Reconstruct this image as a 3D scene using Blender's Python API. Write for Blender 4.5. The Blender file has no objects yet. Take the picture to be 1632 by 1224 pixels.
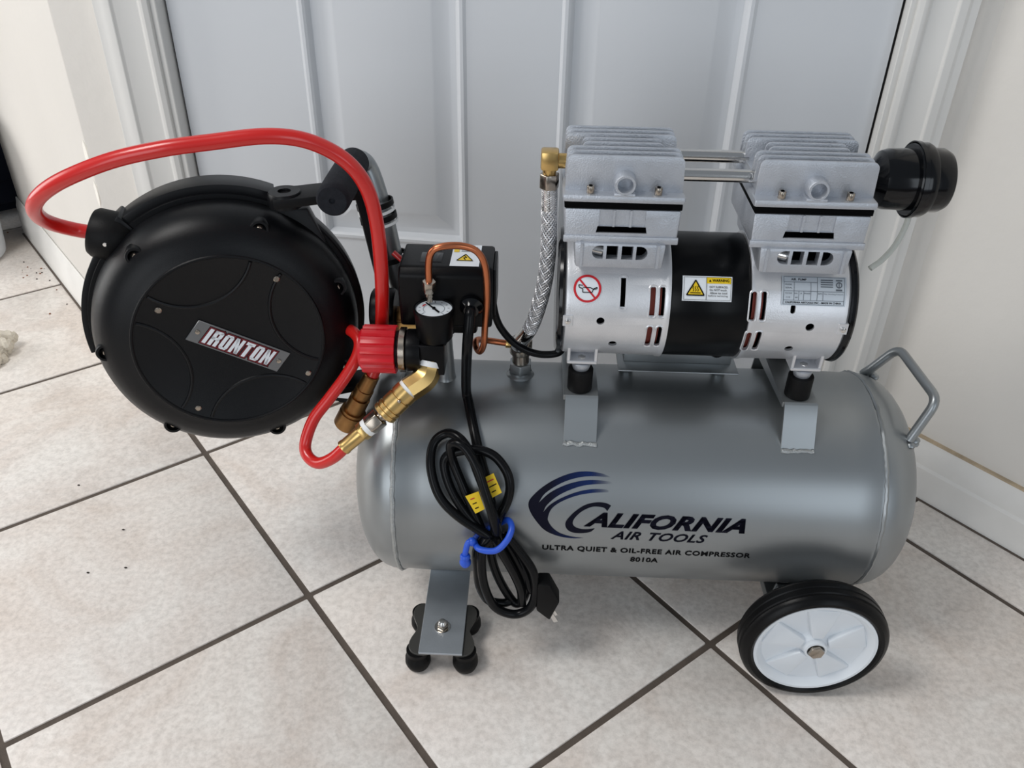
import bpy, bmesh, math, random
from mathutils import Vector, Matrix
from mathutils.geometry import tessellate_polygon

random.seed(7)
scene = bpy.context.scene
COL = scene.collection
PI = math.pi

# ------------------------------------------------------------------ camera
cam_d = bpy.data.cameras.new('camera')
cam = bpy.data.objects.new('camera', cam_d)
COL.objects.link(cam)
cam_d.sensor_fit = 'HORIZONTAL'
cam_d.sensor_width = 36.0
cam_d.lens = 1369.3 / 1632 * 36.0
cam_d.clip_start = 0.02
PITCH, ROLL = math.radians(34.067), math.radians(1.139)
fw = Vector((0, math.cos(PITCH), -math.sin(PITCH)))
rt = Vector((1, 0, 0))
up = rt.cross(fw)
r2 = math.cos(ROLL) * rt + math.sin(ROLL) * up
u2 = -math.sin(ROLL) * rt + math.cos(ROLL) * up
cam.matrix_world = Matrix((
    (r2.x, u2.x, -fw.x, 0.0),
    (r2.y, u2.y, -fw.y, 0.0),
    (r2.z, u2.z, -fw.z, 0.83659),
    (0, 0, 0, 1)))
scene.camera = cam

# ------------------------------------------------------------------ world, lights, exposure
world = bpy.data.worlds.new('world')
scene.world = world
world.use_nodes = True
bg = world.node_tree.nodes['Background']
bg.inputs[0].default_value = (0.80, 0.89, 1.0, 1)
bg.inputs[1].default_value = 0.27


def area_light(name, loc, target, size, size_y, power, color):
    d = bpy.data.lights.new(name, 'AREA')
    d.shape = 'RECTANGLE'
    d.size, d.size_y = size, size_y
    d.energy = power
    d.color = color
    o = bpy.data.objects.new(name, d)
    COL.objects.link(o)
    o.location = loc
    o.rotation_euler = (Vector(target) - Vector(loc)).to_track_quat('-Z', 'Y').to_euler()
    return o


area_light('glass_door_left', (-2.6, 1.0, 0.95), (-0.2, 0.8, 0.3), 1.2, 1.5, 25, (1.0, 0.985, 0.96))
area_light('glass_door_rear', (1.5, -2.2, 0.98), (0.2, 0.9, 0.3), 0.9, 1.8, 12, (0.84, 0.92, 1.0))
area_light('ceiling_lamp_left', (-1.2, 0.25, 2.25), (-0.9, 0.4, 0.0), 0.7, 0.7, 24, (1.0, 0.98, 0.95))
area_light('fill_light_rear_left', (-1.5, -2.4, 1.1), (-0.1, 0.9, 0.2), 1.6, 1.9, 26, (0.92, 0.96, 1.0))  # added fill for the front faces and lower door, not an actual opening

vs = scene.view_settings
vs.view_transform = 'Standard'
vs.look = 'None'
vs.gamma = 1.0
vs.use_curve_mapping = False
vs.exposure = 0.0


# ------------------------------------------------------------------ materials
def lin(c):
    return tuple((x / 12.92 if x <= 0.04045 else ((x + 0.055) / 1.055) ** 2.4) for x in c)


def srgb(r, g, b):
    return lin((r / 255, g / 255, b / 255)) + (1.0,)


def mat(name, col, rough=0.5, metal=0.0, var=0.0, vscale=20.0, bump=0.0, bscale=300.0, coat=0.0, spec=None, **kw):
    if spec is None:
        spec = 0.16 if max(col[:3]) < 0.03 else 0.5
    m = bpy.data.materials.new(name)
    m.use_nodes = True
    nt = m.node_tree
    b = nt.nodes['Principled BSDF']
    b.inputs['Base Color'].default_value = col
    b.inputs['Roughness'].default_value = rough
    b.inputs['Metallic'].default_value = metal
    b.inputs['Specular IOR Level'].default_value = spec
    if coat:
        b.inputs['Coat Weight'].default_value = coat
        b.inputs['Coat Roughness'].default_value = 0.12
    for k, v in kw.items():
        b.inputs[k].default_value = v
    if var or bump:
        tc = nt.nodes.new('ShaderNodeTexCoord')
    if var:
        n = nt.nodes.new('ShaderNodeTexNoise')
        n.inputs['Scale'].default_value = vscale
        n.inputs['Detail'].default_value = 4
        nt.links.new(tc.outputs['Object'], n.inputs['Vector'])
        r = nt.nodes.new('ShaderNodeValToRGB')
        r.color_ramp.elements[0].position = 0.3
        r.color_ramp.elements[1].position = 0.7
        r.color_ramp.elements[0].color = tuple(c * (1 - var) for c in col[:3]) + (1,)
        r.color_ramp.elements[1].color = tuple(min(1, c * (1 + var)) for c in col[:3]) + (1,)
        nt.links.new(n.outputs['Fac'], r.inputs['Fac'])
        nt.links.new(r.outputs['Color'], b.inputs['Base Color'])
    if bump:
        n2 = nt.nodes.new('ShaderNodeTexNoise')
        n2.inputs['Scale'].default_value = bscale
        n2.inputs['Detail'].default_value = 3
        nt.links.new(tc.outputs['Object'], n2.inputs['Vector'])
        bp = nt.nodes.new('ShaderNodeBump')
        bp.inputs['Strength'].default_value = bump
        bp.inputs['Distance'].default_value = 0.002
        nt.links.new(n2.outputs['Fac'], bp.inputs['Height'])
        nt.links.new(bp.outputs['Normal'], b.inputs['Normal'])
    return m


M = {}
M['tank'] = mat('silver_paint', srgb(150, 154, 156), 0.36, 0.8, 0.03, 8)
M['alu'] = mat('cast_aluminium', srgb(188, 192, 199), 0.42, 0.68, 0.06, 60, 0.25, 700)
M['alu_bell'] = mat('aluminium_bell', srgb(222, 223, 226), 0.36, 0.65, 0.04, 40, 0.12, 900)
M['steel'] = mat('brushed_steel', srgb(172, 178, 184), 0.42, 0.7, 0.06, 30, 0.05, 500)
M['chrome'] = mat('chrome', srgb(215, 213, 210), 0.14, 1.0)
M['nickel'] = mat('nickel_fitting', srgb(170, 160, 148), 0.25, 1.0)
M['braid'] = mat('steel_braid', srgb(222, 222, 224), 0.34, 0.8)
M['braid_core'] = mat('braid_core', srgb(92, 92, 94), 0.5, 0.5)
M['brass'] = mat('brass', srgb(208, 174, 112), 0.28, 0.95, 0.05, 80)
M['brass_old'] = mat('tarnished_brass', srgb(150, 112, 70), 0.36, 1.0, 0.12, 80)
M['copper'] = mat('copper', srgb(196, 118, 82), 0.3, 1.0, 0.08, 60)
M['tape'] = mat('white_tape', srgb(235, 236, 236), 0.6)
M['black'] = mat('black_plastic', srgb(8, 8, 10), 0.36, 0, 0.1, 50, 0.05, 900)
M['black_gloss'] = mat('black_gloss', srgb(8, 9, 12), 0.16, 0, coat=0.4)
M['black_satin'] = mat('black_satin_shell', srgb(8, 9, 12), 0.37, 0, 0.08, 30, 0.10, 1400, spec=0.24)
M['black_steel'] = mat('black_painted_steel', srgb(14, 14, 16), 0.45)
M['rubber'] = mat('black_rubber', srgb(12, 12, 13), 0.5, 0, 0.15, 60, 0.08, 600)
M['tyre'] = mat('tyre_rubber', srgb(13, 13, 14), 0.33, 0, 0.1, 50, 0.05, 500)
M['foam'] = mat('foam_grip', srgb(34, 36, 41), 0.85, 0, 0.15, 200, 0.4, 900)
M['cord'] = mat('cord_jacket', srgb(14, 15, 17), 0.26)
M['white_wheel'] = mat('white_nylon', srgb(226, 231, 236), 0.32)
M['red'] = mat('red_hose', srgb(205, 30, 26), 0.3, coat=0.3)
M['red_knob'] = mat('red_knob', srgb(200, 12, 30), 0.35)
M['blue'] = mat('blue_rubber', srgb(36, 84, 200), 0.4)
M['dark'] = mat('cavity_shade', srgb(4, 4, 5), 0.9, spec=0.0)  # near-black stands in for the shade inside slots, holes and sockets
M['winding'] = mat('copper_winding', srgb(110, 40, 28), 0.4, 0.4)
M['navy'] = mat('navy_print', srgb(8, 9, 26), 0.5, spec=0.12)
M['ink'] = mat('black_print', srgb(10, 10, 13), 0.5, spec=0.1)
M['ink_grey'] = mat('grey_print', srgb(84, 90, 98), 0.5)
M['label_white'] = mat('label_white', srgb(226, 231, 236), 0.4)
M['label_silver'] = mat('label_silver', srgb(186, 194, 202), 0.35, 0.2)
M['yellow'] = mat('label_yellow', srgb(232, 196, 22), 0.4)
M['label_red'] = mat('label_red', srgb(196, 20, 34), 0.4)
M['maroon'] = mat('maroon_print', srgb(108, 16, 28), 0.4)
M['badge'] = mat('badge_aluminium', srgb(120, 122, 124), 0.35, 0.7)
M['gauge_face'] = mat('gauge_face', srgb(226, 234, 240), 0.3)
M['gasket'] = mat('gasket_black', srgb(6, 6, 7), 0.7, spec=0.05)
M['grout'] = mat('dark_grout', srgb(92, 82, 74), 0.9, 0, 0.15, 60, 0.3, 400)
M['door'] = mat('door_paint', srgb(208, 211, 215), 0.42, 0, 0.015, 4)
M['trim'] = mat('trim_paint', srgb(216, 215, 212), 0.4, 0, 0.02, 6)
M['jamb_dark'] = mat('door_gap_shadow', srgb(60, 58, 56), 0.8)
M['base'] = mat('baseboard_paint', srgb(232, 230, 226), 0.45, 0, 0.05, 12, 0.1, 60)
M['bin'] = mat('bin_plastic', srgb(214, 218, 222), 0.4)
M['cloth'] = mat('cotton_strands', srgb(206, 198, 184), 0.95, 0, 0.12, 120, 0.5, 500)
M['cabinet'] = mat('dark_cabinet', srgb(22, 27, 40), 0.45)
M['crumb'] = mat('crumb', srgb(128, 78, 48), 0.9)
M['dust'] = mat('dust', srgb(44, 38, 34), 0.9)


def wall_mat(name, col):
    m = mat(name, col, 0.75, 0, 0.025, 3, 0.0)
    nt = m.node_tree
    b = nt.nodes['Principled BSDF']
    tc = nt.nodes.new('ShaderNodeTexCoord')
    n = nt.nodes.new('ShaderNodeTexNoise')
    n.inputs['Scale'].default_value = 60
    n.inputs['Detail'].default_value = 5
    nt.links.new(tc.outputs['Object'], n.inputs['Vector'])
    bp = nt.nodes.new('ShaderNodeBump')
    bp.inputs['Strength'].default_value = 0.25
    bp.inputs['Distance'].default_value = 0.003
    nt.links.new(n.outputs['Fac'], bp.inputs['Height'])
    nt.links.new(bp.outputs['Normal'], b.inputs['Normal'])
    return m


M['wall'] = wall_mat('wall_paint', srgb(220, 216, 210))
M['clear'] = mat('clear_tube', srgb(225, 228, 222), 0.15, 0, **{'Transmission Weight': 0.55, 'IOR': 1.3})


def tile_mat():
    m = bpy.data.materials.new('ceramic_tile')
    m.use_nodes = True
    nt = m.node_tree
    L = nt.links
    b = nt.nodes['Principled BSDF']
    b.inputs['Roughness'].default_value = 0.36
    geo = nt.nodes.new('ShaderNodeNewGeometry')
    oi = nt.nodes.new('ShaderNodeObjectInfo')
    add = nt.nodes.new('ShaderNodeVectorMath')
    add.operation = 'MULTIPLY_ADD'
    add.inputs[1].default_value = (1, 1, 1)
    mul = nt.nodes.new('ShaderNodeMath')
    mul.operation = 'MULTIPLY'
    mul.inputs[1].default_value = 37.0
    L.new(oi.outputs['Random'], mul.inputs[0])
    L.new(geo.outputs['Position'], add.inputs[0])
    L.new(mul.outputs[0], add.inputs[2])
    n1 = nt.nodes.new('ShaderNodeTexNoise')
    n1.inputs['Scale'].default_value = 5.0
    n1.inputs['Detail'].default_value = 7
    n1.inputs['Roughness'].default_value = 0.62
    n1.inputs['Distortion'].default_value = 1.4
    L.new(add.outputs[0], n1.inputs['Vector'])
    r1 = nt.nodes.new('ShaderNodeValToRGB')
    e = r1.color_ramp.elements
    e[0].position, e[0].color = 0.33, srgb(222, 211, 202)
    e[1].position, e[1].color = 0.66, srgb(240, 235, 229)
    k = e.new(0.48)
    k.color = srgb(232, 224, 217)
    L.new(n1.outputs['Fac'], r1.inputs['Fac'])
    n2 = nt.nodes.new('ShaderNodeTexNoise')
    n2.inputs['Scale'].default_value = 130
    n2.inputs['Detail'].default_value = 5
    n2.inputs['Roughness'].default_value = 0.7
    L.new(add.outputs[0], n2.inputs['Vector'])
    r2_ = nt.nodes.new('ShaderNodeValToRGB')
    r2_.color_ramp.elements[0].position, r2_.color_ramp.elements[0].color = 0.30, (0.80, 0.79, 0.78, 1)
    r2_.color_ramp.elements[1].position, r2_.color_ramp.elements[1].color = 0.60, (1.05, 1.05, 1.05, 1)
    L.new(n2.outputs['Fac'], r2_.inputs['Fac'])
    mx = nt.nodes.new('ShaderNodeMix')
    mx.data_type = 'RGBA'
    mx.blend_type = 'MULTIPLY'
    mx.inputs[0].default_value = 1.0
    L.new(r1.outputs['Color'], mx.inputs[6])
    L.new(r2_.outputs['Color'], mx.inputs[7])
    # warm stains
    n3 = nt.nodes.new('ShaderNodeTexNoise')
    n3.inputs['Scale'].default_value = 3.2
    n3.inputs['Detail'].default_value = 6
    L.new(add.outputs[0], n3.inputs['Vector'])
    r3 = nt.nodes.new('ShaderNodeValToRGB')
    r3.color_ramp.elements[0].position, r3.color_ramp.elements[0].color = 0.56, (0, 0, 0, 1)
    r3.color_ramp.elements[1].position, r3.color_ramp.elements[1].color = 0.74, (0.4, 0.4, 0.4, 1)
    L.new(n3.outputs['Fac'], r3.inputs['Fac'])
    mx2 = nt.nodes.new('ShaderNodeMix')
    mx2.data_type = 'RGBA'
    mx2.inputs[7].default_value = srgb(226, 212, 198)
    L.new(r3.outputs['Color'], mx2.inputs[0])
    L.new(mx.outputs[2], mx2.inputs[6])
    L.new(mx2.outputs[2], b.inputs['Base Color'])
    # chiselled-slate relief
    n4 = nt.nodes.new('ShaderNodeTexNoise')
    n4.inputs['Scale'].default_value = 9
    n4.inputs['Detail'].default_value = 8
    n4.inputs['Distortion'].default_value = 0.7
    L.new(add.outputs[0], n4.inputs['Vector'])
    bp = nt.nodes.new('ShaderNodeBump')
    bp.inputs['Strength'].default_value = 0.6
    bp.inputs['Distance'].default_value = 0.006
    L.new(n4.outputs['Fac'], bp.inputs['Height'])
    L.new(bp.outputs['Normal'], b.inputs['Normal'])
    return m


M['tile'] = tile_mat()


def swoosh_mat():
    m = bpy.data.materials.new('swoosh_print')
    m.use_nodes = True
    nt = m.node_tree
    b = nt.nodes['Principled BSDF']
    b.inputs['Roughness'].default_value = 0.5
    b.inputs['Specular IOR Level'].default_value = 0.12
    tc = nt.nodes.new('ShaderNodeTexCoord')
    sx = nt.nodes.new('ShaderNodeSeparateXYZ')
    nt.links.new(tc.outputs['Object'], sx.inputs[0])
    mr = nt.nodes.new('ShaderNodeMapRange')
    mr.inputs['From Min'].default_value = -0.127
    mr.inputs['From Max'].default_value = -0.039
    nt.links.new(sx.outputs['X'], mr.inputs['Value'])
    r = nt.nodes.new('ShaderNodeValToRGB')
    e = r.color_ramp.elements
    e[0].position, e[0].color = 0.25, srgb(9, 10, 28)
    e[1].position, e[1].color = 0.75, srgb(20, 40, 88)
    nt.links.new(mr.outputs[0], r.inputs['Fac'])
    nt.links.new(r.outputs['Color'], b.inputs['Base Color'])
    r_ = nt.nodes.new('ShaderNodeValToRGB')
    e = r_.color_ramp.elements
    e[0].position, e[0].color = 0.72, (1, 1, 1, 1)
    e[1].position, e[1].color = 1.0, (0, 0, 0, 1)
    nt.links.new(mr.outputs[0], r_.inputs['Fac'])
    nt.links.new(r_.outputs['Color'], b.inputs['Alpha'])
    return m


M['swoosh'] = swoosh_mat()


# ------------------------------------------------------------------ mesh helpers
def V3(p):
    return Vector(p)


def basis(ax):
    ax = V3(ax).normalized()
    t = Vector((0, 0, 1)) if abs(ax.z) < 0.9 else Vector((1, 0, 0))
    a = t.cross(ax).normalized()
    return a, ax.cross(a).normalized(), ax


def smooth_path(pts, per=8, closed=False):
    P = [V3(p) for p in pts]
    n = len(P)
    out = []
    rng = n if closed else n - 1
    for i in range(rng):
        if closed:
            p0, p1, p2, p3 = P[(i - 1) % n], P[i], P[(i + 1) % n], P[(i + 2) % n]
        else:
            p0 = P[i - 1] if i else P[0] * 2 - P[1]
            p1, p2 = P[i], P[i + 1]
            p3 = P[i + 2] if i + 2 < n else P[-1] * 2 - P[-2]
        for k in range(per):
            t = k / per
            out.append(0.5 * ((2 * p1) + (p2 - p0) * t + (2 * p0 - 5 * p1 + 4 * p2 - p3) * t * t + (3 * p1 - p0 - 3 * p2 + p3) * t ** 3))
    if not closed:
        out.append(P[-1])
    return out


def round_corners(pts, r, seg=5):
    """polyline with rounded corners"""
    P = [V3(p) for p in pts]
    out = [P[0]]
    for i in range(1, len(P) - 1):
        a, b, c = P[i - 1], P[i], P[i + 1]
        d1, d2 = (a - b), (c - b)
        k = min(r, d1.length * .45, d2.length * .45)
        s, e = b + d1.normalized() * k, b + d2.normalized() * k
        for j in range(seg + 1):
            t = j / seg
            out.append(s * (1 - t) ** 2 + b * 2 * t * (1 - t) + e * t * t)
    out.append(P[-1])
    return out


class MB:
    def __init__(s):
        s.v, s.f = [], []

    def add(s, verts, faces):
        o = len(s.v)
        s.v += [tuple(p) for p in verts]
        s.f += [tuple(i + o for i in f) for f in faces]
        return s

    def frame_box(s, o, u, v, w, du, dv, dw):
        """box from ranges along a frame; du etc = (lo, hi)"""
        o, u, v, w = map(V3, (o, u, v, w))
        vs_ = [o + u * a + v * b + w * c for c in dw for b in dv for a in du]
        return s.add(vs_, [(0, 2, 3, 1), (4, 5, 7, 6), (0, 1, 5, 4), (2, 6, 7, 3), (0, 4, 6, 2), (1, 3, 7, 5)])

    def box(s, x, y, z):
        return s.frame_box((0, 0, 0), (1, 0, 0), (0, 1, 0), (0, 0, 1), x, y, z)

    def lathe(s, o, ax, prof, n=32, ang0=0.0):
        """prof = [(distance along axis, radius)]"""
        a, b, w = basis(ax)
        o = V3(o)
        rings = []
        vs_ = []
        for d, r in prof:
            if r < 1e-7:
                rings.append([len(vs_)])
                vs_.append(o + w * d)
            else:
                idx = []
                for k in range(n):
                    t = ang0 + 2 * PI * k / n
                    idx.append(len(vs_))
                    vs_.append(o + w * d + (a * math.cos(t) + b * math.sin(t)) * r)
                rings.append(idx)
        fs = []
        for A, B in zip(rings, rings[1:]):
            if len(A) == 1 and len(B) == 1:
                continue
            for k in range(n):
                k2 = (k + 1) % n
                if len(A) == 1:
                    fs.append((A[0], B[k2], B[k]))
                elif len(B) == 1:
                    fs.append((A[k], A[k2], B[0]))
                else:
                    fs.append((A[k], A[k2], B[k2], B[k]))
        return s.add(vs_, fs)

    def cyl(s, a, b, r, r2=None, n=24, ang0=0.0):
        a, b = V3(a), V3(b)
        d = (b - a).length
        r2 = r if r2 is None else r2
        return s.lathe(a, b - a, [(0, 0), (0, r), (d, r2), (d, 0)], n, ang0)

    def rcyl(s, a, b, r, bev=0.002, n=32):
        a, b = V3(a), V3(b)
        d = (b - a).length
        p = [(0, 0), (0, r - bev), (bev * .3, r - bev * .3), (bev, r), (d - bev, r), (d - bev * .3, r - bev * .3), (d, r - bev), (d, 0)]
        return s.lathe(a, b - a, p, n)

    def ring(s, o, ax, d0, d1, ri, ro, n=32):
        return s.lathe(o, ax, [(d0, ri), (d0, ro), (d1, ro), (d1, ri), (d0, ri)], n)

    def tube(s, pts, r, n=10, closed=False, caps=True):
        P = [V3(p) for p in pts]
        m = len(P)
        T = []
        for i in range(m):
            if closed:
                t = P[(i + 1) % m] - P[i - 1]
            else:
                t = P[min(i + 1, m - 1)] - P[max(i - 1, 0)]
            T.append(t.normalized() if t.length > 1e-9 else Vector((0, 0, 1)))
        a, b, _ = basis(T[0])
        vs_, rings = [], []
        for i in range(m):
            if i:
                ax = T[i - 1].cross(T[i])
                if ax.length > 1e-8:
                    q = Matrix.Rotation(T[i - 1].angle(T[i]), 3, ax.normalized())
                    a = q @ a
                a = (a - T[i] * a.dot(T[i])).normalized()
                b = T[i].cross(a)
            rr = r[i] if isinstance(r, (list, tuple)) else r
            idx = []
            for k in range(n):
                t = 2 * PI * k / n
                idx.append(len(vs_))
                vs_.append(P[i] + (a * math.cos(t) + b * math.sin(t)) * rr)
            rings.append(idx)
        fs = []
        R = rings + ([rings[0]] if closed else [])
        for A, B in zip(R, R[1:]):
            for k in range(n):
                k2 = (k + 1) % n
                fs.append((A[k], A[k2], B[k2], B[k]))
        if caps and not closed:
            fs.append(tuple(reversed(rings[0])))
            fs.append(tuple(rings[-1]))
        return s.add(vs_, fs)

    def prism(s, poly, o, u, v, w, d0, d1):
        """extrude a 2D polygon (u,v coordinates) from d0 to d1 along w"""
        o, u, v, w = map(V3, (o, u, v, w))
        n = len(poly)
        lo = [o + u * p[0] + v * p[1] + w * d0 for p in poly]
        hi = [o + u * p[0] + v * p[1] + w * d1 for p in poly]
        fs = [(i, (i + 1) % n, n + (i + 1) % n, n + i) for i in range(n)]
        tri = tessellate_polygon([[Vector((p[0], p[1], 0)) for p in poly]])
        for t in tri:
            fs.append(tuple(reversed(t)))
            fs.append(tuple(i + n for i in t))
        return s.add(lo + hi, fs)

    def ball(s, c, rx, ry=None, rz=None, n=16, m=10):
        ry = rx if ry is None else ry
        rz = rx if rz is None else rz
        t = MB().lathe((0, 0, 0), (0, 0, 1), [(-math.cos(PI * i / m), math.sin(PI * i / m) if 0 < i < m else 0) for i in range(m + 1)], n)
        return s.add([(c[0] + p[0] * rx, c[1] + p[1] * ry, c[2] + p[2] * rz) for p in t.v], t.f)

    def build(s, name, material, parent=None, bevel=0.0, seg=2, angle=35, off=None, noclean=False):
        me = bpy.data.meshes.new(name)
        vs_ = s.v
        if off is None and parent is not None:
            off = OFF.get(root_of(parent))
        if off is not None:
            vs_ = [(p[0] - off[0], p[1] - off[1], p[2] - off[2]) for p in vs_]
        me.from_pydata(vs_, [], s.f)
        bm = bmesh.new()
        bm.from_mesh(me)
        if not noclean:
            bmesh.ops.remove_doubles(bm, verts=bm.verts, dist=1e-6)
            bmesh.ops.recalc_face_normals(bm, faces=bm.faces)
        if bevel:
            es = [e for e in bm.edges if len(e.link_faces) == 2 and e.calc_face_angle(0) > math.radians(30)]
            bmesh.ops.bevel(bm, geom=es, offset=bevel, segments=seg, profile=0.5, affect='EDGES', clamp_overlap=True)
        bm.to_mesh(me)
        bm.free()
        me.shade_smooth()
        me.set_sharp_from_angle(angle=math.radians(angle))
        me.materials.append(M[material] if isinstance(material, str) else material)
        o = bpy.data.objects.new(name, me)
        COL.objects.link(o)
        if parent is not None:
            o.parent = parent
        return o


OFF = {}


def root_of(o):
    while o.parent is not None:
        o = o.parent
    return o.name


def tag(o, label=None, cat=None, group=None, kind=None):
    if label:
        o['label'] = label
    if cat:
        o['category'] = cat
    if group:
        o['group'] = group
    if kind:
        o['kind'] = kind
    return o


def empty(name, loc, rz=0.0):
    o = bpy.data.objects.new(name, None)
    o.empty_display_size = 0.05
    COL.objects.link(o)
    o.location = loc
    o.rotation_euler = (0, 0, rz)
    return o


def cut(ob, mb):
    """subtract a closed cutter mesh from ob"""
    c = mb.build('cutter_tmp', 'dark', None)
    if ob.parent is not None:
        c.parent = ob.parent
        off = OFF.get(root_of(ob))
        if off is not None:
            c.data.transform(Matrix.Translation(-Vector(off)))
    md = ob.modifiers.new('b', 'BOOLEAN')
    md.operation = 'DIFFERENCE'
    md.solver = 'EXACT'
    md.object = c
    dg = bpy.context.evaluated_depsgraph_get()
    me = bpy.data.meshes.new_from_object(ob.evaluated_get(dg))
    ob.modifiers.clear()
    old = ob.data
    ob.data = me
    me.name = old.name
    me.set_sharp_from_angle(angle=math.radians(35))
    bpy.data.objects.remove(c)
    return ob


def text_geo(body, shear=0.0, bold=0.0, spacing=1.0):
    cu = bpy.data.curves.new('t', 'FONT')
    cu.body = body
    cu.size = 1.0
    cu.shear = shear
    cu.offset = bold
    cu.space_character = spacing
    cu.resolution_u = 3
    o = bpy.data.objects.new('t', cu)
    COL.objects.link(o)
    dg = bpy.context.evaluated_depsgraph_get()
    me = bpy.data.meshes.new_from_object(o.evaluated_get(dg))
    vs_ = [(v.co.x, v.co.y) for v in me.vertices]
    fs = [tuple(p.vertices) for p in me.polygons]
    bpy.data.objects.remove(o)
    bpy.data.meshes.remove(me)
    return vs_, fs


def flat_sheet(geo, mapper, name, material, parent, step=0.0025):
    """2D geometry (u,v) sliced along v (and u) so that it can be laid on a curved surface"""
    vs_, fs = geo
    bm = bmesh.new()
    bv = [bm.verts.new((p[0], p[1], 0)) for p in vs_]
    for f in fs:
        try:
            bm.faces.new([bv[i] for i in f])
        except ValueError:
            pass
    bmesh.ops.remove_doubles(bm, verts=bm.verts, dist=1e-6)
    lo = min(p[1] for p in vs_)
    hi = max(p[1] for p in vs_)
    if step:
        k = math.ceil(lo / step) * step
        while k < hi:
            g = bm.verts[:] + bm.edges[:] + bm.faces[:]
            bmesh.ops.bisect_plane(bm, geom=g, plane_co=(0, k, 0), plane_no=(0, 1, 0))
            k += step
    for v in bm.verts:
        v.co = mapper(v.co.x, v.co.y)
    me = bpy.data.meshes.new(name)
    off = OFF.get(root_of(parent))
    bm.to_mesh(me)
    bm.free()
    if off is not None:
        me.transform(Matrix.Translation(-Vector(off)))
    me.materials.append(M[material])
    o = bpy.data.objects.new(name, me)
    COL.objects.link(o)
    o.parent = parent
    return o


def fit_text(body, x0, v0, x1, v1, hgt, shear=0.0, bold=0.0, spacing=1.0, ref=None):
    """text whose box runs from (x0,v0) to (x1,v1) with cap height hgt; ref = boldness that sets the box"""
    vs_, fs = text_geo(body, shear, bold, spacing)
    rf = vs_ if ref is None else text_geo(body, shear, ref, spacing)[0]
    a = min(p[0] for p in rf)
    b = max(p[0] for p in rf)
    c = min(p[1] for p in rf)
    d = max(p[1] for p in rf)
    out = []
    for p in vs_:
        t = (p[0] - a) / (b - a)
        w = (p[1] - c) / (d - c)
        out.append((x0 + (x1 - x0) * t, v0 + (v1 - v0) * t + hgt * w))
    return out, fs


def heavy(geo, d):
    """thickens lettering by laying shifted copies over it"""
    return merge(geo, *[([(p[0] + a, p[1] + b) for p in geo[0]], geo[1]) for a, b in ((-d, 0), (d, 0), (0, d * .6), (0, -d * .6))])


def soft_poly(pts, per=4):
    """rounds a traced outline, keeping its sharp tips"""
    n = len(pts)
    out = []

    def sharp(i):
        a, b, c = pts[i - 1], pts[i], pts[(i + 1) % n]
        u = Vector((b[0] - a[0], b[1] - a[1])).normalized()
        w = Vector((c[0] - b[0], c[1] - b[1])).normalized()
        return u.dot(w) < 0.5
    for i in range(n):
        p1, p2 = Vector(pts[i]), Vector(pts[(i + 1) % n])
        p0 = p1 * 2 - p2 if sharp(i) else Vector(pts[i - 1])
        p3 = p2 * 2 - p1 if sharp((i + 1) % n) else Vector(pts[(i + 2) % n])
        for k in range(per):
            t = k / per
            q = 0.5 * ((2 * p1) + (p2 - p0) * t + (2 * p0 - 5 * p1 + 4 * p2 - p3) * t * t + (3 * p1 - p0 - 3 * p2 + p3) * t ** 3)
            out.append((q.x, q.y))
    return out


def poly_geo(poly):
    tri = tessellate_polygon([[Vector((p[0], p[1], 0)) for p in poly]])
    return list(poly), [tuple(t) for t in tri]


def rect(x0, v0, x1, v1):
    return [(x0, v0), (x1, v0), (x1, v1), (x0, v1)], [(0, 1, 2, 3)]


def merge(*geos):
    vs_, fs = [], []
    for g in geos:
        o = len(vs_)
        vs_ += list(g[0])
        fs += [tuple(i + o for i in f) for f in g[1]]
    return vs_, fs


def ring_geo(cx, cy, ri, ro, n=40):
    vs_ = []
    for k in range(n):
        t = 2 * PI * k / n
        vs_ += [(cx + ri * math.cos(t), cy + ri * math.sin(t)), (cx + ro * math.cos(t), cy + ro * math.sin(t))]
    return vs_, [(2 * k, 2 * k + 1, (2 * k + 3) % (2 * n), (2 * k + 2) % (2 * n)) for k in range(n)]


def line_geo(pts, w):
    g = ([], [])
    for a, b in zip(pts, pts[1:]):
        dx, dy = b[0] - a[0], b[1] - a[1]
        l = math.hypot(dx, dy) or 1
        nx, ny = -dy / l * w / 2, dx / l * w / 2
        g = merge(g, ([(a[0] - nx, a[1] - ny), (b[0] - nx, b[1] - ny), (b[0] + nx, b[1] + ny), (a[0] + nx, a[1] + ny)], [(0, 1, 2, 3)]))
    return g


# ------------------------------------------------------------------ the setting
T = 0.3556                                   # tile pitch
PHI = math.radians(37.729)
TU = Vector((math.cos(PHI), math.sin(PHI), 0))
TV = Vector((-math.sin(PHI), math.cos(PHI), 0))
OU, OV = 0.7286, 2.1036

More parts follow.
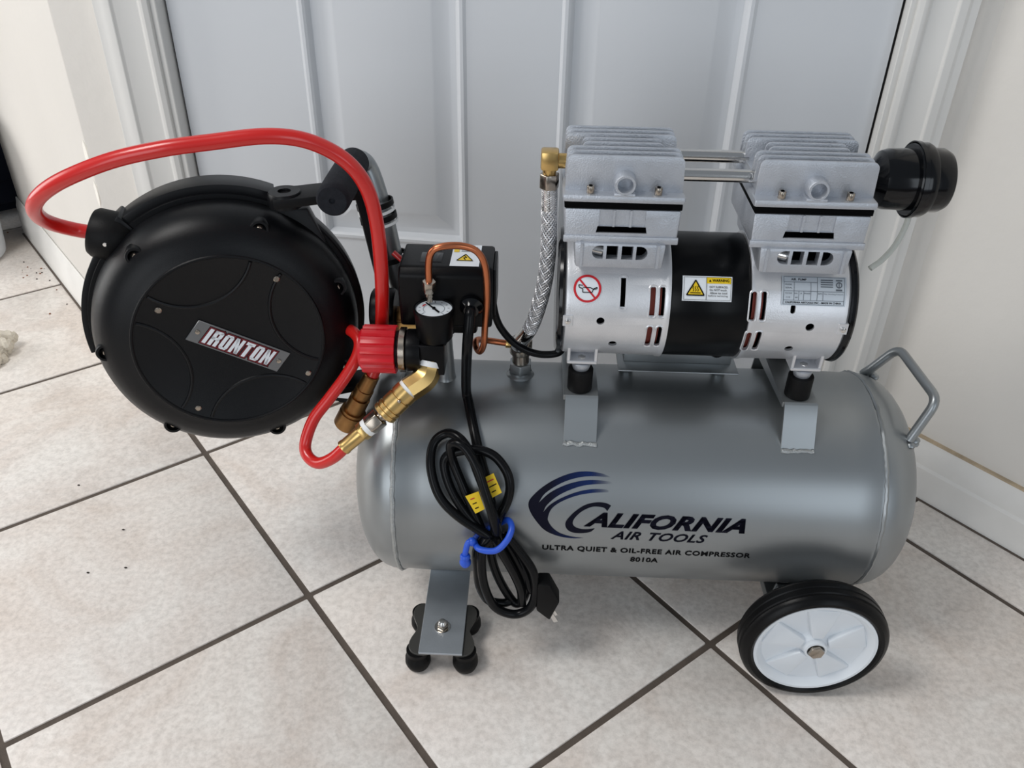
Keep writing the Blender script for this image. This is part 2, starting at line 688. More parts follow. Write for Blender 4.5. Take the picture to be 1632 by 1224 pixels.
floor = MB().box((-3.2, 3.0), (-1.4, 3.2), (-0.05, -0.0022)).build('floor', 'grout')
tag(floor, kind='structure')
g = 0.0040
tile_mb = MB().box((-T / 2 + g, T / 2 - g), (-T / 2 + g, T / 2 - g), (-0.012, 0.0))
tile0 = None
CO = Vector((0.5453, 1.0459, 0))             # corner of the door wall and the right wall
WD = Vector((0.99144, -0.13053, 0))          # along the door wall, to the right
WN = Vector((-0.13053, -0.99144, 0))         # into the room
LC = CO + WD * -1.169                        # outer corner at the left of the door
LD = Vector((-0.6306, 0.7761, 0))            # left wall runs back and to the left
LN = Vector((-0.7761, -0.6306, 0))
RD = Vector((0.6306, -0.7761, 0))            # right wall runs towards the camera
RN = Vector((-0.7761, -0.6306, 0))
for i in range(-8, 6):
    for j in range(-7, 7):
        c = (TU * (OU + i + .5) + TV * (OV + j + .5)) * T
        # keep tiles on the room side of the walls
        if (c - CO).dot(WN) < -0.30 and (c - LC).dot(LN) < -0.30 and (c - LC).dot(LD) < 0.7:
            continue
        if (c - CO).dot(RN) < -0.30:
            continue
        if not (-2.6 < c.x < 2.2 and -0.5 < c.y < 2.9):
            continue
        if tile0 is None:
            tile0 = tile_mb.build('tile', 'tile', floor, bevel=0.0014, seg=2)
            t = tile0
        else:
            t = tile0.copy()
            COL.objects.link(t)
            t.name = 'tile'
        t.location = c + Vector((0, 0, random.uniform(-0.0003, 0.0)))
        t.rotation_euler = (0, 0, PHI + random.choice((0, PI / 2, PI, -PI / 2)))

WH = 2.4
ZU = Vector((0, 0, 1))
# wall_left: bright face running away behind the outer corner
w = MB().frame_box(LC, LD, LN, ZU, (0.004, 0.80), (-0.11, 0.0), (-0.02, WH)).build('wall_left', 'wall', None, bevel=0.006, seg=3)
tag(w, kind='structure')
# wall_back: the wall the door stands in (piece left of the casing, piece right of it, and over the door)
mb = MB()
mb.frame_box(CO, WD, WN, ZU, (-1.169, -1.030), (-0.12, 0.0), (-0.02, WH))
mb.frame_box(CO, WD, WN, ZU, (-0.085, 0.14), (-0.12, 0.0), (-0.02, WH))
mb.frame_box(CO, WD, WN, ZU, (-1.032, -0.083), (-0.12, 0.0), (2.045, WH))
tag(mb.build('wall_back', 'wall', None), kind='structure')
w = MB().frame_box(CO, RD, RN, ZU, (-0.10, 2.2), (-0.12, 0.0), (-0.02, WH)).build('wall_right', 'wall')
tag(w, kind='structure')
# worn paint chips on the outer corner
chip_pts = [(0.400, 0.016, 0.030), (0.345, 0.012, 0.024)]
M['plaster'] = mat('bare_plaster', srgb(236, 232, 224), 0.9, 0, 0.04, 60, 0.3, 300)
wl = bpy.data.objects['wall_left']
for z, wd, hh in chip_pts:
    poly = []
    for k in range(11):
        t = 2 * PI * k / 11
        rr = random.uniform(.65, 1.0)
        poly.append((0.012 + wd * .8 * rr * math.cos(t), z + hh * rr * math.sin(t)))
    MB().prism(poly, LC, LD, ZU, LN, -0.001, 0.0008).build('paint_chip', 'plaster', wl)

# baseboards
def baseboard(name, o, d, n, a, b, hgt=0.092, th=0.013):
    prof = [(0, 0), (th, 0), (th, hgt * .55), (th * .82, hgt * .60), (th * .82, hgt * .78), (th * .45, hgt * .90), (th * .35, hgt), (0, hgt)]
    m = MB().prism([(p[0], p[1]) for p in prof], o, n, ZU, d, a, b)
    ob = m.build(name, 'base', None, bevel=0.0008, seg=1, angle=25)
    return tag(ob, kind='structure')


baseboard('baseboard_right', CO + RN * 0.0005, RD, RN, 0.0, 2.1)
baseboard('baseboard_left', LC + LN * 0.0005, LD, LN, 0.004, 0.80, 0.088, 0.009)
baseboard('baseboard_back', CO + WN * 0.0005, WD, WN, -1.169, -1.098, 0.088, 0.009)

# caulk line along the top of the right baseboard
M['caulk'] = mat('aged_caulk', srgb(186, 168, 142), 0.8, 0, 0.2, 40)
MB().frame_box(CO, RD, RN, ZU, (0.01, 2.1), (0.0, 0.0055), (0.0915, 0.0945)).build('caulk_line', 'caulk', bpy.data.objects['baseboard_right'])
MB().frame_box(CO, RD, RN, ZU, (0.0, 2.1), (0.0125, 0.0165), (-0.001, 0.0015)).build('floor_joint', 'grout', bpy.data.objects['baseboard_right'])
MB().frame_box(LC, LD, LN, ZU, (0.0, 0.80), (0.0090, 0.0135), (-0.001, 0.0012)).build('floor_joint', 'grout', bpy.data.objects['baseboard_left'])


# scuffs and specks on the right baseboard
for q, z, r in ((.170, .066, .0022), (.185, .070, .0010), (.262, .066, .0012), (.290, .061, .0012), (.160, .040, .0018), (.225, .030, .0016), (.130, .036, .0013)):
    p_ = CO + RD * q + RN * (.0137 if z < .05 else .0113)
    MB().lathe(p_, RN, [(-.0005, 0), (-.0005, r), (.0006, r * .8), (.0008, 0)], 8).build('scuff_mark', 'dust', bpy.data.objects['baseboard_right'])


# casing: moulded section, widths along WD measured from the door side outwards
def casing(name, t_in, t_out):
    s = 1 if t_out > t_in else -1
    wid = abs(t_out - t_in)
    prof = [(0, 0), (0, .010), (.006, .013), (.010, .013), (.014, .009), (.022, .010), (wid * .62, .014), (wid * .66, .018), (wid * .80, .018), (wid * .86, .016), (wid, .016), (wid, 0)]
    m = MB().prism([(t_in + s * p[0], p[1]) for p in prof], CO, WD, WN, ZU, 0.0, 2.10)
    ob = m.build(name, 'trim', None, bevel=0.0007, seg=1, angle=25)
    return tag(ob, kind='structure')


casing('trim_1', -1.026, -1.098)
casing('trim_2', -0.094, -0.030)
# jambs with stop
def jamb(name, t0, s):
    m = MB()
    m.frame_box(CO, WD, WN, ZU, tuple(sorted((t0, t0 - s * 0.018))), (-0.12, 0.004), (0, 2.06))
    m.frame_box(CO, WD, WN, ZU, tuple(sorted((t0, t0 + s * 0.010))), (-0.12, -0.058), (0, 2.06))
    return tag(m.build(name, 'trim', None, bevel=0.001, seg=1), kind='structure')


jamb('trim_3', -1.0185, 1)
jamb('trim_4', -0.1015, -1)

# the door: slab with two recessed, raised-field panels
DF = -0.018                                     # door face, behind the wall face
d0, d1 = -1.0155, -0.1045
door = MB()
rows = [(0.008, 0.300), (1.02, 1.20), (1.90, 2.035)]
cols = [(d0, -0.838), (-0.6205, -0.4985), (-0.268, d1)]
xs = [d0, -0.838, -0.6205, -0.4985, -0.268, d1]
zs = [0.008, 0.300, 1.02, 1.20, 1.90, 2.035]
TH = 0.036


def dpt(t, z, dep):
    return CO + WD * t + WN * (DF + dep) + ZU * z


for ix in range(5):
    for iz in range(5):
        x0, x1, z0, z1 = xs[ix], xs[ix + 1], zs[iz], zs[iz + 1]
        pan = ix in (1, 3) and iz in (1, 3)
        if not pan:
            door.add([dpt(x0, z0, 0), dpt(x1, z0, 0), dpt(x1, z1, 0), dpt(x0, z1, 0)], [(0, 1, 2, 3)])
for a, b, c, d in (((d0, .008), (d1, .008), 0, -TH), ((d0, 2.035), (d1, 2.035), 0, -TH)):
    door.add([dpt(a[0], a[1], c), dpt(b[0], b[1], c), dpt(b[0], b[1], d), dpt(a[0], a[1], d)], [(0, 1, 2, 3)])
for t in (d0, d1):
    door.add([dpt(t, .008, 0), dpt(t, 2.035, 0), dpt(t, 2.035, -TH), dpt(t, .008, -TH)], [(0, 1, 2, 3)])
door.add([dpt(d0, .008, -TH), dpt(d1, .008, -TH), dpt(d1, 2.035, -TH), dpt(d0, 2.035, -TH)], [(0, 1, 2, 3)])
dob = door.build('door_1', 'door', None)
tag(dob, kind='structure')
for ix in (1, 3):
    for iz in (1, 3):
        x0, x1, z0, z1 = xs[ix], xs[ix + 1], zs[iz], zs[iz + 1]
        m = MB()
        loops = []
        for ins, dep in ((-.001, 0.0), (.003, .0026), (.007, .0026), (.010, .0002), (.014, -.0085), (.020, -.0100), (.024, -.0098), (.043, -.0034), (.047, -.0022)):
            i0 = len(m.v)
            m.add([dpt(x0 + ins, z0 + ins, dep), dpt(x1 - ins, z0 + ins, dep), dpt(x1 - ins, z1 - ins, dep), dpt(x0 + ins, z1 - ins, dep)], [])
            loops.append(i0)
        for A, B in zip(loops, loops[1:]):
            for k in range(4):
                k2 = (k + 1) % 4
                m.f.append((A + k, A + k2, B + k2, B + k))
        e = loops[-1]
        m.f.append((e, e + 1, e + 2, e + 3))
        m.build('door_panel', 'door', dob, angle=22)
# dark strips painting the shade in the gaps at both door edges
M['gap_dark'] = mat('gap_shade', srgb(26, 25, 25), 0.8)
MB().frame_box(CO, WD, WN, ZU, (-0.1045, -0.1015), (-0.05, -0.019), (0.0, 2.04)).build('gap_shade', 'gap_dark', dob)
MB().frame_box(CO, WD, WN, ZU, (-1.0185, -1.0155), (-0.05, -0.022), (0.0, 2.04)).build('gap_shade', 'gap_dark', dob)
MB().frame_box(CO, WD, WN, ZU, (d0, d1), (-0.12, -0.02), (-0.01, 0.006)).build('threshold', 'gap_dark', dob)

# ------------------------------------------------------------------ far left: cabinet, bin, cotton strands, crumbs
cab_o = LC + LD * 0.93 + LN * 0.012
ca = empty('dark_cabinet', cab_o)
OFF['dark_cabinet'] = tuple(cab_o)
tag(ca, 'dark navy cabinet in the shade beyond the end of the bright left wall', 'cabinet')
MB().frame_box(cab_o, LD, LN, ZU, (0.0, 0.55), (-0.75, 0.42), (0.03, 1.5)).build('body', 'cabinet', ca, bevel=0.004)
MB().frame_box(cab_o, LD, LN, ZU, (0.04, 0.55), (-0.74, 0.41), (0.0, 0.072)).build('plinth', 'cabinet', ca)
MB().frame_box(cab_o, LD, LN, ZU, (-0.018, -0.0005), (-0.74, 0.41), (0.09, 1.48)).build('door', 'cabinet', ca, bevel=0.003)

bo = Vector((-1.216, 1.676, 0))
b_ = empty('waste_bin', bo)
OFF['waste_bin'] = tuple(bo)
tag(b_, 'white round plastic bin cut off by the left edge of the picture', 'bin')
MB().lathe(bo, (0, 0, 1), [(0.0, 0), (0.0, .100), (.006, .107), (.02, .109), (.30, .131), (.30, .127), (.02, .104), (.012, 0)], 40).build('body', 'bin', b_)
MB().lathe(bo, (0, 0, 1), [(.288, .130), (.288, .138), (.304, .138), (.304, .126), (.288, .126)], 40).build('rim', 'bin', b_)

co = Vector((-0.958, 1.285, 0))
cl = empty('cotton_mop_end', co)
OFF['cotton_mop_end'] = tuple(co)
tag(cl, 'off-white cotton cord bundle lying on the tiles at the left edge', 'mop')
for k in range(9):
    a0 = -0.35 + 0.09 * k
    ln = random.uniform(.035, .055)
    st = co + Vector((-.05, (k - 4) * .006, .010 + .008 * (k % 3)))
    mid = co + Vector((-.005, (k - 4) * .008, .014 + .010 * (k % 3)))
    en = co + Vector((ln, (k - 4) * .0085 + random.uniform(-.004, .004), .007 + .009 * (k % 3)))
    path = smooth_path([st, mid, en, en + Vector((.004, .002, -.004))], 6)
    m = MB()
    m.tube(path, .0085, 8)
    for h in range(2):                      # twisted plies
        pp = []
        for q, p in enumerate(path):
            t = q * .9 + h * PI
            pp.append(p + Vector((0, math.cos(t), math.sin(t))) * .006)
        m.tube(pp, .0055, 6)
    m.build('strand', 'cloth', cl)

m1, m2 = MB(), MB()
for k in range(20):
    big = random.random() < .3
    # crumbs gather where the left wall meets the floor
    s_ = random.gauss(0.57, 0.035) if k < 15 else random.uniform(.2, .9)
    q = LC + LD * s_ + LN * (0.02 + abs(random.gauss(0, .022)))
    r = random.uniform(.0009, .0022)
    (m1 if k % 2 else m2).ball((q.x, q.y, r * .55), r, r * random.uniform(.6, 1.2), r * .6, 6, 4)
cr = m1.build('crumbs', 'crumb')
tag(cr, 'brown crumbs scattered along the foot of the left wall', 'crumbs', kind='stuff')
for (x, y) in ((-.77, .92), (-.63, .95), (-.53, .86), (-.50, .79), (0.32, .80), (-0.545, .78)):
    m2.ball((x, y, .0008), random.uniform(.0018, .003), .0013, .0008, 6, 4)
du = m2.build('dust_specks', 'dust')
tag(du, 'dark dust specks lying on the pale tiles', 'dust', kind='stuff')

# ------------------------------------------------------------------ the air compressor (all numbers below in its own frame, metres)
RZ = math.radians(-1.3)
C0 = Vector((0.14935, 0.79654, 0))
comp = empty('air_compressor', C0, RZ)
tag(comp, 'silver twin-head portable air compressor with horizontal tank and white-hubbed wheels', 'air compressor')
ZC, TR = 0.1777, 0.1254

# tank shell
XL, XR = -0.2705, 0.2465                        # weld seams
prof = []
for k in range(0, 13):
    t = PI / 2 * k / 12
    prof.append((XL - 0.0570 * math.cos(t) ** 0.85 if k < 12 else XL, TR * math.sin(t) ** 0.85 if k else 0.0))
prof += [(XL + .004, TR), (XL + .006, TR - .0008), (XL + .03, TR), (0, TR), (XR - .03, TR), (XR - .006, TR - .0008), (XR - .004, TR), (XR, TR)]
for k in range(11, -1, -1):
    t = PI / 2 * k / 12
    prof.append((XR + 0.0620 * math.cos(t) ** 0.85, TR * math.sin(t) ** 0.85 if k else 0.0))
tank = MB().lathe((0, 0, ZC), (1, 0, 0), prof, 96).build('tank', 'tank', comp, angle=60)
M['weld'] = mat('weld_bead', srgb(168, 171, 171), 0.4, 0.7, 0.05, 100, 0.5, 500)


def weld_ring(x, r, mat_):
    pts = []
    n = 160
    for k in range(n):
        t = 2 * PI * k / n
        rr = r + random.uniform(-.0003, .0005)
        pts.append((x + random.uniform(-.0004, .0004), rr * math.cos(t), ZC + rr * math.sin(t)))
    rad = [0.0028 + random.uniform(-.0004, .0004) for _ in range(n)]
    MB().tube(pts, rad, 8, closed=True).build('weld_seam', mat_, tank)


weld_ring(XL - 0.001, TR - 0.0005, 'weld')
weld_ring(XR + 0.001, TR - 0.0013, 'tank')


def tank_map(x, v, e=0.00035):
    a = v / TR
    return Vector((x, -(TR + e) * math.cos(a), ZC + (TR + e) * math.sin(a)))


SW = [(-0.0405, 0.0775), (-0.0519, 0.0815), (-0.0681, 0.0828), (-0.0826, 0.0805), (-0.0986, 0.0739), (-0.1129, 0.0645), (-0.1239, 0.0533), (-0.1269, 0.0455), (-0.1241, 0.0359), (-0.1164, 0.0241), (-0.1078, 0.0146), (-0.0944, 0.008), (-0.0794, 0.0054), (-0.0662, 0.0065), (-0.0778, 0.0072), (-0.0912, 0.0113), (-0.0998, 0.0181), (-0.1047, 0.0256), (-0.1057, 0.0311), (-0.1023, 0.0411), (-0.0929, 0.0493), (-0.0769, 0.0566), (-0.0609, 0.0602), (-0.0431, 0.0617), (-0.0449, 0.0644), (-0.061, 0.0642), (-0.0771, 0.0604), (-0.093, 0.0532), (-0.1041, 0.0455), (-0.1108, 0.0372), (-0.107, 0.0457), (-0.0948, 0.0568), (-0.0773, 0.0654), (-0.0612, 0.0693), (-0.0395, 0.0707), (-0.0403, 0.0727), (-0.0549, 0.0741), (-0.0711, 0.0729), (-0.0887, 0.0677), (-0.1046, 0.0589), (-0.1161, 0.0476), (-0.1094, 0.0583), (-0.0936, 0.0693), (-0.0776, 0.0755), (-0.0615, 0.078)]
CC = [(-0.0396, 0.0473), (-0.0458, 0.0499), (-0.0556, 0.0501), (-0.0668, 0.0469), (-0.077, 0.0394), (-0.084, 0.0311), (-0.0869, 0.0245), (-0.085, 0.0177), (-0.079, 0.0135), (-0.0699, 0.0128), (-0.0602, 0.0147), (-0.0552, 0.0194), (-0.0636, 0.018), (-0.071, 0.0183), (-0.0769, 0.021), (-0.0791, 0.0257), (-0.0767, 0.0323), (-0.0697, 0.0398), (-0.0602, 0.0449), (-0.0521, 0.0455), (-0.0464, 0.0442), (-0.0433, 0.0408)]
flat_sheet(poly_geo(soft_poly(SW)), tank_map, 'swoosh_emblem', 'swoosh', tank)
flat_sheet(poly_geo(soft_poly(CC)), tank_map, 'lettering', 'navy', tank)
flat_sheet(heavy(fit_text('ALIFORNIA', -0.0672, 0.0215, 0.1035, 0.0195, 0.0178, 0.42, 0.040, 1.08), 0.0002), tank_map, 'lettering', 'navy', tank)
flat_sheet(heavy(fit_text('AIR TOOLS', -0.0374, 0.0063, 0.0655, 0.0050, 0.0108, 0.42, 0.015, 1.08), 0.0002), tank_map, 'lettering', 'navy', tank)
flat_sheet(heavy(fit_text('ULTRA QUIET & OIL-FREE AIR COMPRESSOR', -0.1101, -0.0148, 0.1150, -0.0166, 0.0088, 0, 0.017, 1.10), 0.00020), tank_map, 'lettering', 'ink', tank)
flat_sheet(heavy(fit_text('8010A', -0.0131, -0.0300, 0.0171, -0.0304, 0.0084, 0, 0.017, 1.08), 0.00020), tank_map, 'lettering', 'ink', tank)

# top ports on the tank
post = MB().lathe((-0.2235, 0.0, 0.290), (0, 0, 1), [(0, 0), (0, .0165), (.006, .015), (.013, .0115), (.016, .0105), (.078, .0072), (.080, .0072), (.080, 0)], 32).build('switch_post', 'tank', comp)
MB().lathe((-0.1405, 0.010, 0.2985), (0, 0, 1), [(0, 0), (0, .0175), (.004, .016), (.007, .0125), (.010, .0125)], 32).build('tank_port', 'tank', comp)
MB().cyl((-0.1405, 0.010, 0.307), (-0.1405, 0.010, 0.320), .0135, n=6).build('port_nut', 'tank', comp, bevel=.001)


# ---- saddle brackets with rubber mounts
def saddle(xc, xm):
    wd = 0.0345
    th = 0.0025
    pts = [(.085, .2700), (.078, .2950), (.066, .3220), (-.0560, .3220), (-.0585, .3195), (-.0685, .2970), (-.0775, .2765)]
    # thicken along the normal
    up_, lo_ = [], []
    for i, p in enumerate(pts):
        a = pts[max(i - 1, 0)]
        b = pts[min(i + 1, len(pts) - 1)]
        dx, dz = b[0] - a[0], b[1] - a[1]
        l = math.hypot(dx, dz)
        nx, nz = -dz / l, dx / l
        if nz < 0:
            nx, nz = -nx, -nz
        up_.append(p)
        lo_.append((p[0] - nx * th, p[1] - nz * th))
    poly = up_ + lo_[::-1]
    m = MB().prism(poly, (xc, 0, 0), (0, 1, 0), (0, 0, 1), (1, 0, 0), -wd / 2, wd / 2)
    sd = m.build('mount_bracket', 'tank', comp, bevel=.0005, seg=1)
    # stiffening lip on the left edge
    m = MB().prism([(.066, .322), (-.056, .322), (-.056, .316), (.060, .306)], (xc - wd / 2 - .001, 0, 0), (0, 1, 0), (0, 0, 1), (1, 0, 0), -.001, .001)
    m.build('bracket_lip', 'tank', sd)
    wl_ = [(xc - wd / 2 + wd * k / 10, -.0790 + random.uniform(-.0006, .0006), .2750 + random.uniform(-.001, .001)) for k in range(11)]
    MB().tube(wl_, [.0026 + random.uniform(-.0006, .0006) for _ in wl_], 8).build('weld_bead', 'weld', sd)
    for yy in (-.0415, .0415):
        y_ = yy
        m = MB().rcyl((xm, y_, .3222), (xm, y_, .3475), .0132, .0012, 32)
        rb = m.build('rubber_mount', 'rubber', comp)
        m = MB().lathe((xm, y_, .3475), (0, 0, 1), [(0, 0), (0, .0085), (.005, .010), (.0075, .010), (.0085, .0085), (.0085, 0)], 28)
        m.build('mount_washer', 'alu', rb)
        MB().cyl((xm, y_, .356), (xm, y_, .361), .0045, n=6).build('mount_nut', 'chrome', rb, bevel=.0005)
    return sd


saddle(-0.0745, -0.0765)
saddle(0.1550, 0.1535)

# ---- the motor
MZ, MR = 0.4165, 0.0650
mo = (0, 0, MZ)
core = MB().lathe(mo, (1, 0, 0), [(-.092, 0), (-.092, .0600), (.170, .0600), (.170, 0)], 48).build('motor_core', 'dark', comp)
for x0, x1 in ((-.017, -.004), (.084, .094)):
    MB().lathe(mo, (1, 0, 0), [(x0, .0595), (x0, .0606), (x1, .0606), (x1, .0595)], 48).build('copper_winding', 'winding', core)
mid = MB().lathe(mo, (1, 0, 0), [(0.0045, .050), (0.0045, .0632), (.0060, .0640), (.0800, .0640), (.0812, .0632), (.0812, .050)], 72).build('motor_band', 'black_gloss', comp)
M['band'] = mat('band_black', srgb(7, 8, 10), 0.3)
mid.data.materials[0] = M['band']


def bell(x0, x1, inner):
    """cast end bell between x0 and x1; inner = the side with the rim towards the black band"""
    s = 1 if inner > 0 else -1
    if s > 0:
        pr = [(x0, .046), (x0, .0610), (x0 + .003, .0640), (x0 + .006, .0645), (x1 - .006, .0650), (x1 - .004, .0662), (x1, .0662), (x1, .0622), (x0 + .004, .0622), (x0 + .004, .046), (x0, .046)]
    else:
        pr = [(x0, .0622), (x0, .0662), (x0 + .004, .0662), (x0 + .006, .0650), (x1 - .006, .0645), (x1 - .003, .0640), (x1, .0610), (x1, .046), (x1 - .004, .046), (x1 - .004, .0622), (x0, .0622)]
    return MB().lathe(mo, (1, 0, 0), pr, 96).build('motor_bell', 'alu_bell', comp, angle=30)


def radial(x, v, hw, hv, n=8, lean=0.0):
    """closed radial cutter with rounded ends: half width hw along x, half length hv along the surface"""
    poly = []
    r = min(hw, hv)
    for q, (cx, cy) in enumerate(((hw - r, hv - r), (-(hw - r), hv - r), (-(hw - r), -(hv - r)), (hw - r, -(hv - r)))):
        for k in range(n + 1):
            t = PI / 2 * q + PI / 2 * k / n
            px_, py_ = cx + r * math.cos(t), cy + r * math.sin(t)
            if not poly or math.hypot(poly[-1][0] - px_, poly[-1][1] - py_) > 1e-6:
                poly.append((px_, py_))
    if math.hypot(poly[0][0] - poly[-1][0], poly[0][1] - poly[-1][1]) < 1e-6:
        poly.pop()
    a = v / MR
    o = Vector((x, 0, MZ))
    w_ = Vector((0, -math.cos(a), math.sin(a)))
    t_ = Vector((lean, math.sin(a), math.cos(a))).normalized()
    return MB().prism(poly, o, (1, 0, 0), t_, w_, .0606, .072), poly, a


bl = bell(-.0995, .0042, 1)
br = bell(.0815, .1785, -1)
slotsL = [(-.0422, .0306, .0024, .0160), (-.0132, .0221, .0026, .0150), (-.0041, .0223, .0026, .0150), (-.0133, -.0176, .0026, .0136), (-.0040, -.0172, .0026, .0135), (-.0624, .0007, .0040, .0040), (-.0479, -.0297, .0042, .0042)]
slotsR = [(.0840, .0208, .0026, .0145), (.0937, .0211, .0026, .0145), (.0843, -.0193, .0026, .0132), (.0941, -.0189, .0026, .0130), (.1224, .0193, .0024, .0045), (.1417, .0010, .0042, .0042), (.1281, -.0287, .0042, .0042)]


def mot_map(e):
    def f(x, v):
        a = v / MR
        return Vector((x, -(MR + e) * math.cos(a), MZ + (MR + e) * math.sin(a)))
    return f


for ob, sl in ((bl, slotsL), (br, slotsR)):
    for (x, v, hw, hv) in sl:
        c_, poly, a = radial(x, v, hw, hv)
        cut(ob, c_)
        pts = []
        for p in poly:
            pts.append(mot_map(-.0002)(x + p[0] * (1 + .0012 / hw), v + p[1] * (1 + .0012 / hv)))
        if hw < .003 and hv > .01:
            MB().tube(pts, .0009, 6, closed=True).build('slot_rim', 'alu_bell', ob)
for ob, x in ((bl, -.0945), (br, .1735)):
    q = mot_map(0)(x, .0003)
    MB().box((x - .005, x + .005), (q.y - .0006, q.y + .004), (q.z - .006, q.z + .006)).build('screw_boss', 'alu_bell', ob, bevel=.0004, seg=1)
    MB().cyl((x, q.y, q.z), (x, q.y - .0035, q.z), .0027, n=16).build('screw', 'chrome', ob, bevel=.0006)
# black fan guards at both ends
for x0, x1 in ((-.1055, -.0985), (.1775, .1845)):
    MB().lathe(mo, (1, 0, 0), [(x0, 0), (x0, .0600), (x0 + .002, .0652), (x1 - .002, .0660), (x1, .0645), (x1, 0)], 72).build('fan_guard', 'black_gloss', comp, angle=50)
# motor feet reaching down to the rubber mounts
for xc in (-.0765, .1535):
    for sg in (-1, 1):
        m = MB()
        m.prism([(-.0155, .3570), (.0155, .3570), (.0155, .3605), (-.0155, .3605)], (xc, 0, 0), (1, 0, 0), (0, 0, 1), (0, 1, 0), *sorted((sg * .0300, sg * .0500)))
        for dx in (-.0140, .0140):
            m.prism([(sg * .0515, .3950), (sg * .0490, .3575), (sg * .0290, .3575), (sg * .0290, .3720)], (xc + dx, 0, 0), (0, 1, 0), (0, 0, 1), (1, 0, 0), -.0018, .0018)
        m.box((xc - .0145, xc + .0145), tuple(sorted((sg * .0280, sg * .0310))), (.3575, .3740))
        m.build('motor_foot', 'alu_bell', comp, bevel=.0006, seg=1)
# capacitor tray under the motor, with two rubber grommets
m = MB()
m.prism([(-.0330, .3210), (.0990, .3210), (.0990, .3228), (-.0330, .3228)], (0, 0, 0), (1, 0, 0), (0, 0, 1), (0, 1, 0), -.006, .060)
m.prism([(-.0260, .3228), (.0930, .3228), (.0930, .3560), (-.0260, .3560)], (0, 0, 0), (1, 0, 0), (0, 0, 1), (0, 1, 0), .012, .060)
tray = m.build('capacitor_box', 'steel', comp, bevel=.002)
tray.data.materials[0] = M['tank']
MB().cyl((.074, .012, .345), (.074, .003, .345), .0085, n=20).build('rubber_grommet', 'rubber', tray, bevel=.001)
for x_ in (-.02, .085):
    MB().cyl((x_, .03, .298), (x_, .03, .3212), .008, n=20).build('tray_post', 'tank', tray)

# ---- pump heads
FIN_Y = (-.0400, -.0275, -.0155, -.0025, .0097, .0225, .0345, .0445)


